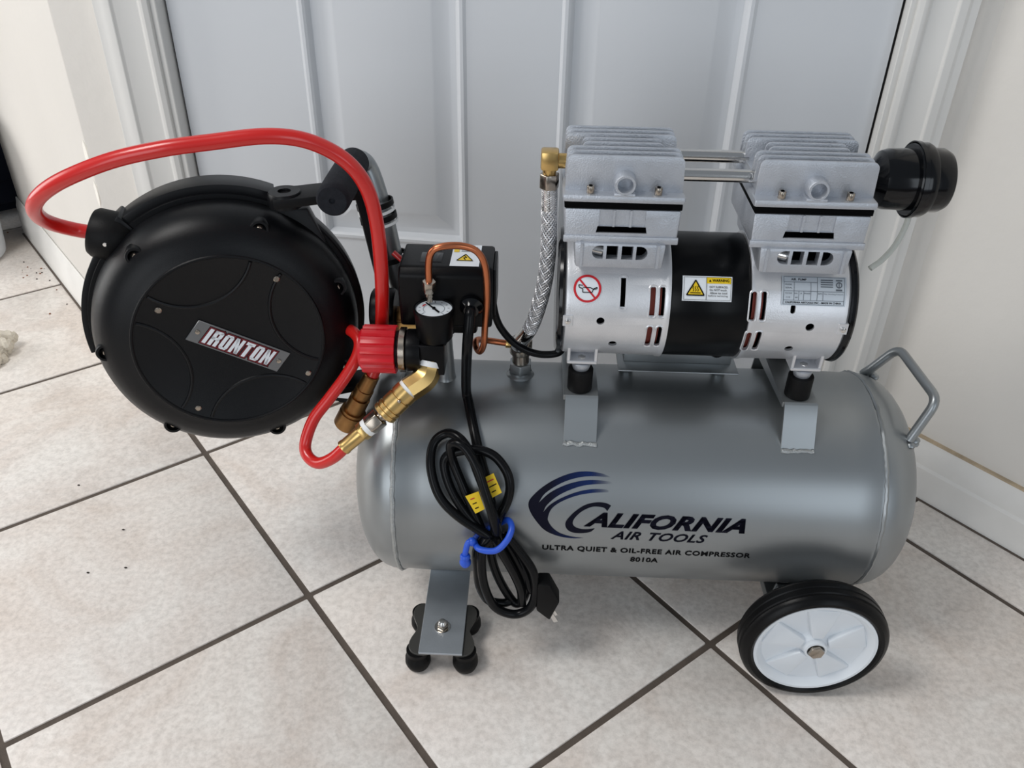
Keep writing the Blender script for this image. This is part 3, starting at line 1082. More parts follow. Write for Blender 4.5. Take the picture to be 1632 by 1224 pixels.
def pump(xc):
    # lower neck that straddles the bell, with a four-pane oval window
    neck = MB().prism([(-.0435, .4960), (.0435, .4960), (.0415, .4700), (-.0415, .4700)], (xc, 0, 0), (1, 0, 0), (0, 0, 1), (0, 1, 0), -.0560, .0560)
    nk = neck.build('crankcase_neck', 'alu', comp, bevel=.003, seg=2)
    # window panes: rounded at the two outer ends
    for k, (a, b) in enumerate(((-.0262, -.0155), (-.0125, -.0018), (.0018, .0125), (.0155, .0262))):
        z0, z1 = .4800, .4935
        if k == 0:
            poly = [(b, z0), (b, z1)] + [((a + .0067) - .0067 * math.sin(t * PI / 8), (z0 + z1) / 2 + (z1 - z0) / 2 * math.cos(t * PI / 8)) for t in range(1, 8)]
            poly = [(b, z0), (b, z1), (a + .0067, z1)] + [((a + .0067) - .0067 * math.sin(t * PI / 8), (z0 + z1) / 2 + (z1 - z0) / 2 * math.cos(t * PI / 8)) for t in range(1, 8)] + [(a + .0067, z0)]
        elif k == 3:
            poly = [(a, z1), (a, z0), (b - .0067, z0)] + [((b - .0067) + .0067 * math.sin(t * PI / 8), (z0 + z1) / 2 - (z1 - z0) / 2 * math.cos(t * PI / 8)) for t in range(1, 8)] + [(b - .0067, z1)]
        else:
            poly = [(a, z0), (b, z0), (b, z1), (a, z1)]
        cut(nk, MB().prism(poly, (xc, 0, 0), (1, 0, 0), (0, 0, 1), (0, 1, 0), -.070, -.030))
    MB().box((xc - .030, xc + .030), (-.046, -.040), (.478, .4955)).build('window_shadow_plate', 'dark', nk)  # black sheet giving the panes their shaded depth by colour
    MB().cyl((xc - .026, -.0475, .487), (xc - .016, -.0475, .485), .005, n=16).build('con_rod', 'chrome', nk)
    for xr in (-.036, .036):
        MB().prism([(xr - .0012, .4955), (xr + .0012, .4955), (xr + .0012, .472), (xr - .0012, .472)], (xc, 0, 0), (1, 0, 0), (0, 0, 1), (0, 1, 0), -.0575, -.055).build('neck_rib', 'alu', nk)
    # cylinder block
    cb = MB().prism([(-.0540, .5285), (.0540, .5285), (.0530, .5015), (.0515, .4955), (-.0515, .4955), (-.0530, .5015)], (xc, 0, 0), (1, 0, 0), (0, 0, 1), (0, 1, 0), -.0520, .0520).build('cylinder_block', 'alu', comp, bevel=.003, seg=2)
    cut(cb, MB().prism([(-.0238, .5050), (.0238, .5050), (.0225, .5115), (-.0225, .5115)], (xc, 0, 0), (1, 0, 0), (0, 0, 1), (0, 1, 0), -.060, -.040))
    cut(cb, MB().prism([(-.0215, .5116), (.0215, .5116), (.0215, .5275), (-.0215, .5275)], (xc, 0, 0), (1, 0, 0), (0, 0, 1), (0, 1, 0), -.060, -.0508))
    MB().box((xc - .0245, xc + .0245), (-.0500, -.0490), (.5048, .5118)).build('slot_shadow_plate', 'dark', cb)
    for xr in (-.0078, .0078):
        MB().box((xc + xr - .0011, xc + xr + .0011), (-.0524, -.0500), (.5112, .5275)).build('block_rib', 'alu', cb)
    MB().prism([(-.0538, .4950), (.0538, .4950), (.0538, .5020), (-.0538, .5020)], (xc, 0, 0), (1, 0, 0), (0, 0, 1), (0, 1, 0), -.0535, -.0505).build('block_lip', 'alu', cb, bevel=.001)
    # gasket
    MB().box((xc - .0542, xc + .0542), (-.0522, .0522), (.5285, .5345)).build('head_gasket', 'gasket', comp, bevel=.001)
    # head: flange, core and eight fins
    m = MB().box((xc - .0562, xc + .0562), (-.0535, .0535), (.5345, .5420))
    hd = m.build('pump_head', 'alu', comp, bevel=.0025, seg=2)
    MB().box((xc - .0520, xc + .0520), (-.0400, .0450), (.5415, .5530)).build('head_core', 'alu', hd, bevel=.001)
    for k, y in enumerate(FIN_Y):
        short = k in (3, 4)
        hw = .0385 if short else .0532
        z1 = .5750
        rr = .006
        zl = .5500 if 0 < k else .5415
        poly = [(-hw - .001, zl), (hw + .001, zl)]
        for t in range(6):
            an = PI / 2 * t / 5
            poly.append((hw - rr + rr * math.cos(an), z1 - rr + rr * math.sin(an)))
        for t in range(6):
            an = PI / 2 + PI / 2 * t / 5
            poly.append((-hw + rr + rr * math.cos(an), z1 - rr + rr * math.sin(an)))
        MB().prism(poly, (xc, y, 0), (1, 0, 0), (0, 0, 1), (0, 1, 0), -.0014, .0014).build('cooling_fin', 'alu', hd, bevel=.0009, seg=2)
    # round blind port on the front
    m = MB().lathe((xc, -.0395, .5515), (0, -1, 0), [(0, .0108), (.004, .0106), (.0125, .0098), (.0135, .0092), (.0135, .0072), (.0125, .0068), (.0010, .0064), (.0010, 0)], 32)
    m.build('port_boss', 'alu', hd)
    MB().box((xc - .0098, xc + .0098), (-.0530, -.0400), (.5400, .5440)).build('boss_foot', 'alu', hd, bevel=.001)
    for xb in (-.0310, .0310):
        for yb in (-.0475, .0485):
            b = MB().cyl((xc + xb, yb, .5420), (xc + xb, yb, .5490), .0036, n=20).build('head_bolt', 'nickel', hd, bevel=.0005)
            if yb < 0:
                MB().cyl((xc + xb, yb, .5487), (xc + xb, yb, .5494), .0019, n=6).build('hex_socket', 'dark', b)
    return hd


hl = pump(-0.0490)
hr = pump(0.1250)
# chrome cross-over tubes between the heads
for y, z in ((-.0190, .5515), (.0270, .5540)):
    m = MB().cyl((-.002, y, z), (.076, y, z), .0062, n=28)
    m.build('crossover_tube', 'chrome', comp)

# intake silencer on the right head, with its drain tube
IF = (.1795, .004, .5440)
m = MB().lathe(IF, (1, 0, 0), [(-.004, 0), (-.004, .012), (.010, .013), (.014, .020), (.018, .0265), (.024, .0285), (.046, .0292), (.046, .0335), (.049, .0350), (.059, .0350), (.062, .0335), (.062, .0305), (.075, .0300), (.080, .0275), (.082, .024), (.082, 0)], 56)
si = m.build('intake_silencer', 'black_gloss', comp, angle=28)
MB().lathe(IF, (1, 0, 0), [(.0475, .0352), (.0475, .0362), (.0515, .0362), (.0515, .0352)], 56).build('band_clip', 'black_gloss', si)
MB().tube(smooth_path([(.2345, .002, .5150), (.2340, -.002, .5020), (.2270, -.008, .4830), (.2150, -.015, .4690), (.2030, -.020, .4610)], 8), .0029, 12).build('drain_tube', 'clear', si)

# brass elbow, nut and braided delivery hose at the left head
el = MB()
el.box((-.1262, -.1090), (-.0130, .0050), (.5480, .5665))
elb = el.build('brass_elbow', 'brass', comp, bevel=.0025, seg=2)
MB().cyl((-.1095, -.004, .5560), (-.0985, -.004, .5560), .0072, n=24).build('elbow_thread', 'brass', elb)
MB().cyl((-.1175, -.004, .5490), (-.1175, -.004, .5420), .0072, .0062, n=24).build('elbow_neck', 'brass', elb)
MB().cyl((-.1172, -.004, .5435), (-.1172, -.004, .5285), .0098, n=6, ang0=.3).build('hose_nut', 'nickel', elb, bevel=.0012)
HP = smooth_path([(-0.1170, -.004, 0.5300), (-0.1163, -.005, 0.5100), (-0.1153, -0.007, 0.4700), (-0.1172, -0.009, 0.4332), (-0.1232, -0.010, 0.4001), (-0.1310, -0.006, 0.3720), (-0.1420, 0.0, 0.3510)], 12)
bh = MB().tube(HP, .0072, 18).build('braided_hose', 'braid_core', comp)
MB().tube(HP[:14], .0080, 18).build('hose_ferrule', 'chrome', bh)
MB().tube(HP[-12:], .0082, 18).build('hose_ferrule', 'chrome', bh)
# woven wires
def helix_on(path, r, turns, ph, hand):
    out = []
    P = [V3(p) for p in path]
    a = None
    n = len(P)
    for i in range(n):
        t = (P[min(i + 1, n - 1)] - P[max(i - 1, 0)]).normalized()
        if a is None:
            a = basis(t)[0]
        a = (a - t * a.dot(t)).normalized()
        b = t.cross(a)
        an = ph + hand * turns * 2 * PI * i / (n - 1)
        out.append(P[i] + (a * math.cos(an) + b * math.sin(an)) * r)
    return out


HPf = smooth_path(HP[::6] + [HP[-1]], 24)
wm = MB()
for k in range(14):
    for hand in (1, -1):
        wm.tube(helix_on(HPf, .0073, 4.5, 2 * PI * k / 14, hand), .00080, 5, caps=False)
tag(wm.build('braid_wires', 'braid', bh), kind='stuff')
# check valve that the hose runs into
cv = MB()
cv.cyl((-.1405, .010, .319), (-.1405, .010, .334), .0095, n=24)
cv.rcyl((-.1405, .010, .331), (-.1405, .010, .349), .0125, .002, 28)
cvo = cv.build('check_valve', 'nickel', comp)
MB().tube(smooth_path([(-.1405, .010, .340), (-.1420, .003, .346), (-.1418, -.001, .352)], 8), .0095, 18).build('valve_elbow', 'chrome', cvo)
MB().cyl((-.1500, .010, .3425), (-.1575, .010, .3430), .0052, n=6).build('valve_nut', 'brass', cvo, bevel=.0006)

# ---- pressure switch
sw_b = MB()
prs = [(-.0450, .3935), (.0280, .3935), (.0280, .4440), (.0180, .4560), (-.0380, .4580), (-.0450, .4500)]
sw_b.prism(prs, (-.2165, 0, 0), (0, 1, 0), (0, 0, 1), (1, 0, 0), -.0465, .0465)
sw_o = sw_b.build('pressure_switch', 'black', comp, bevel=.003, seg=3)
MB().box((-.2120 - .031, -.2120 - .009), (-.028, -.0065), (.4562, .4582)).build('switch_lever', 'black_gloss', sw_o, bevel=.0006)
# grey side plate of the switch
MB().prism([(-.030, .400), (.024, .400), (.024, .440), (.014, .452), (-.030, .452)], (-.1698, 0, 0), (0, 1, 0), (0, 0, 1), (1, 0, 0), 0, .003).build('side_plate', 'black_satin', sw_o, bevel=.0006)
# base of the switch that sits on the post
m = MB().box((-.250, -.186), (-.030, .020), (.376, .3945))
m.build('switch_base', 'black', sw_o, bevel=.004)
MB().cyl((-.2235, -.002, .3640), (-.2235, -.002, .3790), .0125, n=24).build('post_collar', 'black', sw_o)
# warning label on its sloping top
def top_map(e):
    def f(x, v):
        t = (v + .0380) / (.0180 + .0380)
        return Vector((x, v, .4580 + (.4560 - .4580) * t + e))
    return f


flat_sheet(rect(-.2125, -.0365, -.1835, .0165), top_map(.0004), 'label', 'label_white', sw_o, 0)
flat_sheet(poly_geo([(-.2065, -.0240), (-.1985, -.0085), (-.1905, -.0240)]), top_map(.0008), 'label_symbol', 'yellow', sw_o, 0)
flat_sheet(line_geo([(-.2065, -.0240), (-.1985, -.0085), (-.1905, -.0240), (-.2065, -.0240)], .0011), top_map(.0011), 'label_symbol', 'ink', sw_o, 0)
flat_sheet(line_geo([(-.1995, -.0120), (-.1970, -.0170), (-.2000, -.0172), (-.1980, -.0220)], .0011), top_map(.0011), 'label_symbol', 'ink', sw_o, 0)
flat_sheet(rect(-.2110, -.0030, -.2055, .0120), top_map(.0008), 'label_symbol', 'yellow', sw_o, 0)
flat_sheet(merge(*[rect(-.2035, -.0010 + k * .0035, -.1855 - (k % 2) * .002, .0002 + k * .0035) for k in range(4)]), top_map(.0008), 'label_print', 'ink_grey', sw_o, 0)
# strain relief of the mains cord
MB().lathe((-.1902, -.0450, .4195), (0, -1, -.15), [(-.001, 0), (-.001, .0120), (.004, .0118), (.007, .0090), (.010, .0075), (.010, 0)], 28).build('cord_gland', 'black_gloss', sw_o)
# motor lead from switch to motor
cabl = [(-.1720, -.018, .4186), (-0.1672, -0.02, 0.3929), (-0.1594, -0.018, 0.3746), (-0.1459, -0.017, 0.3585), (-0.1303, -0.016, 0.349), (-0.1150, -0.015, 0.3455), (-0.0990, -.012, .3470), (-.0930, -.010, .3600)]
MB().tube(smooth_path(cabl, 8), .0040, 12).build('motor_lead', 'cord', comp)
# copper unloader tube with its nuts
cop = [(-0.2311, -0.053, 0.4400), (-0.2303, -0.056, 0.4693), (-0.2263, -0.058, 0.4834), (-0.217, -0.058, 0.4887), (-0.1988, -0.055, 0.4886), (-0.1842, -0.052, 0.4818), (-0.1766, -0.05, 0.4652), (-0.1749, -0.047, 0.4329), (-0.1771, -0.043, 0.3946), (-0.1786, -0.04, 0.3718), (-0.1829, -0.035, 0.3593), (-0.1875, -0.025, 0.3584), (-0.1877, -0.012, 0.3591), (-0.1783, 0.003, 0.3500), (-0.1570, 0.010, 0.3430)]
cp = MB().tube(smooth_path(cop, 8), .0035, 12).build('copper_tube', 'copper', comp)
MB().cyl((-.2313, -.0525, .4380), (-.2309, -.0545, .4500), .0070, n=6, ang0=.5).build('flare_nut', 'nickel', cp, bevel=.0008)
MB().lathe((-.2313, -.0520, .4385), (0, 0, -1), [(0, 0), (0, .0042), (.006, .0042), (.007, .003), (.012, .003), (.012, 0)], 20).build('flare_stub', 'nickel', cp)

# rear tank gauge/knob seen edge-on at the left of the switch, on a brass tee
rk = MB().lathe((-.2750, 0.002, .3850), (-1, 0, 0.02), [(0, 0), (0, .0215), (.003, .0235), (.020, .0235), (.024, .0220), (.026, .019), (.026, 0)], 40).build('tank_gauge', 'black', comp)
m = MB().box((-.2745, -.2480), (-.006, .008), (.3640, .3775))
m.build('brass_tee', 'brass', comp, bevel=.0015)
MB().cyl((-.2745, .002, .3780), (-.2655, .002, .3780), .0105, n=6).build('gauge_nut', 'brass_old', rk, bevel=.0008)
MB().lathe((-.2560, .002, .2930), (0, 0, 1), [(0, .015), (.010, .0125), (.072, .0085), (.072, 0)], 28).build('gauge_post', 'tank', comp)

# ---- regulator: gauge facing up, black body, silver ring, red knob
GX, GY, GZ = -.2262, -.0620, .4235
ga = MB().lathe((GX, GY, GZ - .034), (0, 0, 1), [(0, 0), (0, .0150), (.004, .0180), (.028, .0195), (.0345, .0205), (.0360, .0200), (.0360, .0182), (.0335, .0180), (.0335, 0)], 48).build('regulator_gauge', 'black', comp)
MB().cyl((GX, GY, GZ - .0008), (GX, GY, GZ + .0000), .0181, n=48).build('gauge_dial', 'gauge_face', ga)


def dial(x, v):
    return Vector((GX + x, GY + v, GZ + .0003))


gg = ([], [])
for k in range(11):
    t = math.radians(225 - 27 * k)
    r0 = .0135 if k % 5 else .0120
    gg = merge(gg, line_geo([(r0 * math.cos(t), r0 * math.sin(t)), (.0155 * math.cos(t), .0155 * math.sin(t))], .0007))
arc = [(.0105 * math.cos(math.radians(225 - 9 * k)), .0105 * math.sin(math.radians(225 - 9 * k))) for k in range(31)]
flat_sheet(merge(gg, line_geo(arc, .0004)), dial, 'dial_marks', 'ink_grey', ga, 0)
flat_sheet(line_geo([(-.0125 * math.cos(t), .0125 * math.sin(t)) for t in (math.radians(20), math.radians(32), math.radians(44))], .0016), dial, 'dial_zone', 'label_red', ga, 0)
MB().prism([(-.0095, .0105), (-.0085, .0112), (.0065, -.0070), (.0050, -.0085)], (GX, GY, GZ), (1, 0, 0), (0, 1, 0), (0, 0, 1), .0008, .0014).build('dial_needle', 'ink', ga)
MB().cyl((GX, GY, GZ + .0003), (GX, GY, GZ + .0018), .0018, n=16).build('needle_pin', 'black_gloss', ga)
rb = MB()
rb.box((-.2480, -.2160), (-.0780, -.0470), (.3560, .3905))
rb.lathe((-.2420, -.0620, .3755), (-1, 0, 0), [(-.002, 0), (-.002, .0215), (.012, .0215), (.0135, .0200), (.0135, 0)], 40)
rb.cyl((-.2262, -.0620, .385), (-.2262, -.0620, .394), .0125, n=32)
rbo = rb.build('regulator_body', 'black', comp, bevel=.001)
MB().cyl((-.2330, -.0480, .3755), (-.2330, -.0280, .3800), .0095, n=24).build('regulator_inlet', 'black', rbo)
MB().lathe((-.2555, -.0620, .3755), (-1, 0, 0), [(0, 0), (0, .0225), (.0005, .0230), (.0060, .0230), (.0065, .0225), (.0065, 0)], 12).build('ring_nut', 'nickel', rbo)
MB().lathe((-.2620, -.0620, .3755), (-1, 0, 0), [(0, 0), (0, .0190), (.006, .0190), (.006, 0)], 36).build('bonnet', 'black', rbo)
kn = []
NK = 72
for k in range(NK):
    t = 2 * PI * k / NK
    rr = .0235 + .0011 * (1 if math.cos(18 * t) > 0 else -1)
    kn.append((rr * math.cos(t), rr * math.sin(t)))
kb = MB().prism(kn, (-.2655, -.0620, .3755), (0, 1, 0), (0, 0, 1), (-1, 0, 0), 0, .0335)
kbo = kb.build('regulator_knob', 'red_knob', comp, bevel=.0006, seg=2, angle=25)
MB().lathe((-.2655, -.0620, .3755), (-1, 0, 0), [(.0330, 0), (.0330, .0215), (.0365, .0195), (.0365, 0)], 40).build('knob_cap', 'red_knob', kbo)

# brass outlet: 45 degree street elbow and quick coupler
def chain(name, mt, a, b, segs, parent, n=28):
    a, b = V3(a), V3(b)
    return MB().lathe(a, b - a, segs, n).build(name, mt, parent)


E0, E1, E2 = Vector((-.2330, -.0720, .3600)), Vector((-.2365, -.0790, .3520)), Vector((-.2500, -.0885, .3455))
ou = MB().tube(smooth_path([E0 + Vector((.001, .004, .008)), E0, E1, E2, E2 + (E2 - E1) * .15], 4), .0132, 8).build('outlet_elbow', 'brass_old', comp)
ou.data.materials[0] = M['brass']
MB().tube([E0 + Vector((.001, .004, .007)), E0 + Vector((0, .0012, .0022))], .0136, 24).build('thread_tape', 'tape', ou)
ax = (Vector((-.2879, -.107, .3118)) - Vector((-.2491, -.088, .3474))).normalized()
Q0 = Vector((-.2500, -.0885, .3465))
MB().lathe(Q0, ax, [(-.0005, 0), (-.0005, .0118), (.003, .0118), (.003, 0)], 28).build('thread_tape', 'tape', ou)
qc = MB().lathe(Q0, ax, [(.003, 0), (.003, .0130), (.012, .0130), (.0125, .0118), (.014, .0118), (.0145, .0128), (.026, .0128), (.0265, .0118), (.028, .0118), (.0285, .0132), (.031, .0132), (.0315, .0122), (.033, .0122), (.0335, .0134), (.037, .0134), (.0385, .0120), (.0385, 0)], 36).build('quick_coupler', 'brass', comp, angle=25)
MB().ball(tuple(Q0 + ax * .013 + Vector((0, -.0118, .003))), .0022).build('coupler_pin', 'nickel', qc)

# ---- handle post and grip at the left end
tb = [(-.3165, .045, .5265), (-.3160, .062, .5262), (-.3110, .074, .5180), (-.3040, .074, .5000), (-.2945, .071, .4587), (-.2850, .066, .4049), (-.2755, .061, .3642), (-.2640, .054, .2870)]
hp = MB().tube(smooth_path(tb, 8), .0118, 20).build('handle_post', 'tank', comp)
gr = MB().lathe((-.3185, -.0510, .5280), (.002, 1, -.012), [(.002, 0), (.002, .0022), (.0, .0030), (.0, .0135), (.003, .0156), (.008, .0161), (.040, .0163), (.085, .0161), (.108, .0156), (.111, .0140), (.111, 0)], 36).build('foam_grip', 'foam', comp)
MB().lathe((-.2650, .0545, .2880), (.02, 0, 1), [(0, .020), (.004, .018), (.008, .0135), (.008, 0)], 28).build('post_weld', 'weld', hp)

# ---- carrying loop at the right end
lp = round_corners([(.2650, .062, .2860), (.2680, .056, .2950), (.2900, .050, .3290), (.2985, -.048, .3255), (.2850, -.052, .2880), (.2800, -.054, .2760)], .014, 6)
lo = MB().tube(lp, .0052, 14).build('end_handle', 'tank', comp)
for p in ((.270, .059, .2880), (.2850, -.054, .2740)):
    m = MB()
    for k in range(5):
        m.ball((p[0] + random.uniform(-.006, .006), p[1] + random.uniform(-.005, .005), p[2] + random.uniform(-.004, .002)), .0055, .0055, .0038, 10, 6)
    m.build('handle_weld', 'tank', lo)
lo_w = None

# ---- wheels
def wheel(xc, yf, front=True):
    s = -1 if front else 1
    zc = .0800
    r = .0800
    W_ = .034
    o = (xc, yf, zc)
    ax_ = (0, -s, 0)                           # from the outer face inwards
    ty = MB().lathe(o, ax_, [(.0065, .0655), (.0015, .0668), (0.0, .0690), (.0, .0725), (.0025, .0765), (.0050, .0785), (.0075, .0795), (.0085, .0785), (.0100, .0785), (.0110, .0800), (.0160, .0800), (.0170, .0788), (.0185, .0788), (.0195, .0800), (.0245, .0798), (.0255, .0786), (.0270, .0786), (.0280, .0790), (.0320, .0765), (W_, .0720), (W_, .0660), (.0065, .0655)], 72).build('tyre', 'tyre', comp, angle=28)
    # hub disc with a raised rim, five tapered pockets and a bolt
    hb = MB().lathe(o, ax_, [(.0300, .0665), (.0035, .0668), (.0015, .0660), (.0015, .0630), (.0040, .0600), (.0095, .0560), (.0105, .0500), (.0105, .0200), (.0080, .0150), (.0050, .0125), (.0045, .0100), (.0045, 0), (.0300, 0), (.0300, .0665)], 72).build('hub', 'white_wheel', comp, angle=25)
    for k in range(5):
        t0 = 2 * PI * k / 5 + .30
        m = MB()
        vs_ = []
        # wedge rib: proud near the hub, sloping to the rim
        for (rr, hw, dep) in ((.0150, .0058, .0035), (.0545, .0175, .0075), (.0545, .0195, .0110), (.0150, .0070, .0110)):
            for sg in (-1, 1):
                aa = t0
                cx, cz = rr * math.cos(aa) - sg * hw * math.sin(aa), rr * math.sin(aa) + sg * hw * math.cos(aa)
                vs_.append((xc + cx, yf - s * dep, zc + cz))
        m.add(vs_, [(0, 1, 3, 2), (2, 3, 5, 4), (4, 5, 7, 6), (6, 7, 1, 0), (0, 2, 4, 6), (1, 7, 5, 3)])
        m.build('hub_rib', 'white_wheel', hb, bevel=.0012, seg=2)
    bo_ = MB().lathe(o, (0, s, 0), [(-.0050, 0), (-.0050, .0125), (.0000, .0120), (.0005, .0095)], 36).build('hub_cup', 'white_wheel', hb)
    MB().cyl((xc, yf - s * .0040, zc), (xc, yf + s * .0045, zc), .0088, n=6, ang0=.25).build('axle_bolt', 'nickel', hb, bevel=.0010)
    return ty


wheel(.1900, -.1785, True)
wheel(.1900, .1785, False)
ax_m = MB().cyl((.1900, -.1460, .0800), (.1900, .1460, .0800), .0068, n=20)
ax_m.build('axle', 'steel', comp)
m = MB()
m.box((.1600, .2240), (-.0900, .0900), (.0520, .0640))
for yb in (-.1, .1):
    m.prism([(.1560, .0640), (.1610, .0985), (.2200, .0985), (.2260, .0640), (.2050, .0680), (.1810, .0680)], (0, yb, 0), (1, 0, 0), (0, 0, 1), (0, 1, 0), -.0015, .0015)
m.box((.1620, .2180), (-.1220, -.0980), (.0960, .0985))
m.box((.1780, .2080), (-.1420, .1420), (.0700, .0900))
m.build('axle_bracket', 'tank', comp, bevel=.0006, seg=1)

# ---- front foot: steel bar on a four-footed rubber isolator plate
bar = MB().box((-.2462, -.1962), (-.1655, .1655), (.0320, .0350)).build('foot_bar', 'steel', comp, bevel=.0004, seg=1)
m = MB().prism([(-.0285, .0350), (.0285, .0350), (.0300, .0640), (-.0300, .0640)], (-.2200, 0, 0), (1, 0, 0), (0, 0, 1), (0, 1, 0), -.0380, .0380)
m.build('tank_foot', 'tank', comp, bevel=.002)
M['plate'] = mat('isolator_plate', srgb(78, 77, 74), 0.45, 0.5)
for yc in (-.1275, .1275):
    xc = -.2212
    outl = []
    for k in range(64):
        t = 2 * PI * k / 64
        rr = .0395 + .0085 * math.cos(4 * (t - PI / 4))
        outl.append((rr * math.cos(t), rr * math.sin(t)))
    pl = MB().prism(outl, (xc, yc, 0), (1, 0, 0), (0, 1, 0), (0, 0, 1), .0290, .0318).build('isolator_plate', 'plate', comp, bevel=.0004, seg=1)
    for sx in (-1, 1):
        for sy in (-1, 1):
            MB().lathe((xc + sx * .0275, yc + sy * .0275, 0.0), (0, 0, 1), [(0, 0), (0, .0090), (.003, .0128), (.009, .0148), (.016, .0145), (.020, .0120), (.0225, .0118), (.0255, .0128), (.0288, .0128), (.0288, 0)], 28).build('rubber_foot', 'rubber', pl)
    nb = MB().cyl((xc - .001, yc, .0350), (xc - .001, yc, .0358), .0095, n=28).build('washer', 'chrome', pl)
    MB().cyl((xc - .001, yc, .0356), (xc - .001, yc, .0412), .0072, n=6, ang0=.2).build('nut', 'nickel', pl, bevel=.0007)
    MB().lathe((xc - .001, yc, .0410), (0, 0, 1), [(0, .0056), (.0025, .0052), (.0045, .0035), (.0052, 0)], 20).build('dome_nut', 'chrome', pl)

# ---- stickers on the motor
L1 = mot_map(.0005)
L2 = mot_map(.0009)
L3 = mot_map(.0012)
sx, sv = -.0770, .0332
flat_sheet(ring_geo(sx, sv, .0, .0122, 40), L1, 'no_oil_sticker', 'label_white', bl)
flat_sheet(merge(ring_geo(sx, sv, .0112, .0134, 48), line_geo([(sx - .0078, sv + .0088), (sx + .0078, sv - .0088)], .0018)), L2, 'no_oil_symbol', 'label_red', bl)
oilcan = [(-.0045, .0030), (-.0085, .0035), (-.0080, .0010), (-.0045, .0000), (-.0045, -.0035), (.0045, -.0035), (.0060, .0000), (.0095, .0015), (.0090, .0000), (.0060, -.0005), (.0030, .0010), (-.0045, .0012)]
flat_sheet(line_geo([(sx + p[0], sv + p[1]) for p in oilcan], .0008), L3, 'oil_can_symbol', 'ink', bl)

B1 = lambda x, v: mot_map(-.0005)(x, v)
B2 = lambda x, v: mot_map(-.0001)(x, v)
B3 = lambda x, v: mot_map(.0003)(x, v)
wx0, wx1, wv0, wv1 = .0148, .0626, .0244, .0490
flat_sheet(rect(wx0, wv0, wx1, wv1), B1, 'warning_label', 'label_white', mid)
xm = wx0 + .0230
flat_sheet(rect(xm, wv1 - .0072, wx1 - .0012, wv1 - .0012), B2, 'label_header', 'yellow', mid)
cx, cy = wx0 + .0125, wv0 + .0058
flat_sheet(poly_geo([(cx - .0085, cy), (cx + .0085, cy), (cx + .0006, cy + .0140), (cx - .0006, cy + .0140)]), B2, 'label_symbol', 'yellow', mid)
flat_sheet(merge(line_geo([(cx - .0085, cy), (cx + .0085, cy), (cx, cy + .0145), (cx - .0085, cy)], .0012),
                 line_geo([(cx - .0050, cy + .0022), (cx + .0050, cy + .0022)], .0008),
                 *[line_geo([(cx + o_ - .0003, cy + .0035), (cx + o_ + .0006, cy + .0050), (cx + o_ - .0006, cy + .0070), (cx + o_ + .0004, cy + .0088)], .0006) for o_ in (-.0022, 0, .0022)],
                 line_geo([(wx0 + .0013, wv0 + .0013), (wx1 - .0013, wv0 + .0013), (wx1 - .0013, wv1 - .0013), (wx0 + .0013, wv1 - .0013), (wx0 + .0013, wv0 + .0013)], .0003),
                 line_geo([(xm, wv0 + .0013), (xm, wv1 - .0013)], .0004)), B3, 'label_symbol', 'ink', mid)
flat_sheet(merge(fit_text('WARNING', xm + .0055, wv1 - .0056, wx1 - .0030, wv1 - .0056, .0028, 0, .02), poly_geo([(xm + .0022, wv1 - .0056), (xm + .0046, wv1 - .0056), (xm + .0034, wv1 - .0032)])), B3, 'label_print', 'ink', mid, 0)
for k, tx in enumerate(('HOT SURFACES.', 'Do NOT touch.', 'Allow to cool', 'before servicing')):
    x_a, x_b = xm + (.0028, .0032, .0034, .0020)[k], wx1 - (.0042, .0048, .0048, .0040)[k]
    flat_sheet(fit_text(tx, x_a, wv1 - .0115 - k * .0029, x_b, wv1 - .0115 - k * .0029, .0019, 0, .01), B3, 'label_print', 'ink', mid, 0)

# rating plate on the right bell
px0, px1, pv0, pv1 = .1100, .1717, .0232, .0515
flat_sheet(rect(px0, pv0, px1, pv1), L1, 'rating_plate', 'label_silver', br)
ex, ev = px1 - px0, pv1 - pv0


def pp_(a, b):
    return (px0 + a * ex, pv0 + b * ev)


G = []
for a, b in (((.03, .97), (.97, .97)), ((.03, .18), (.97, .18)), ((.03, .04), (.97, .04)), ((.03, .04), (.03, .97)), ((.97, .04), (.97, .97)), ((.03, .79), (.55, .79)), ((.03, .49), (.97, .49)), ((.55, .18), (.55, .97)), ((.19, .18), (.19, .79)), ((.45, .18), (.45, .79)), ((.265, .18), (.265, .49)), ((.34, .18), (.34, .49)), ((.64, .18), (.64, .49))):
    G.append(line_geo([pp_(*a), pp_(*b)], .00035))
flat_sheet(merge(*G), L2, 'plate_rules', 'ink_grey', br)


def ptext(tx, a0, a1, b, hh, bold=0.0, mt='ink_grey'):
    p, q = pp_(a0, b), pp_(a1, b)
    flat_sheet(fit_text(tx, p[0], p[1], q[0], q[1], hh * ev, 0, bold), L2, 'plate_print', mt, br, 0)


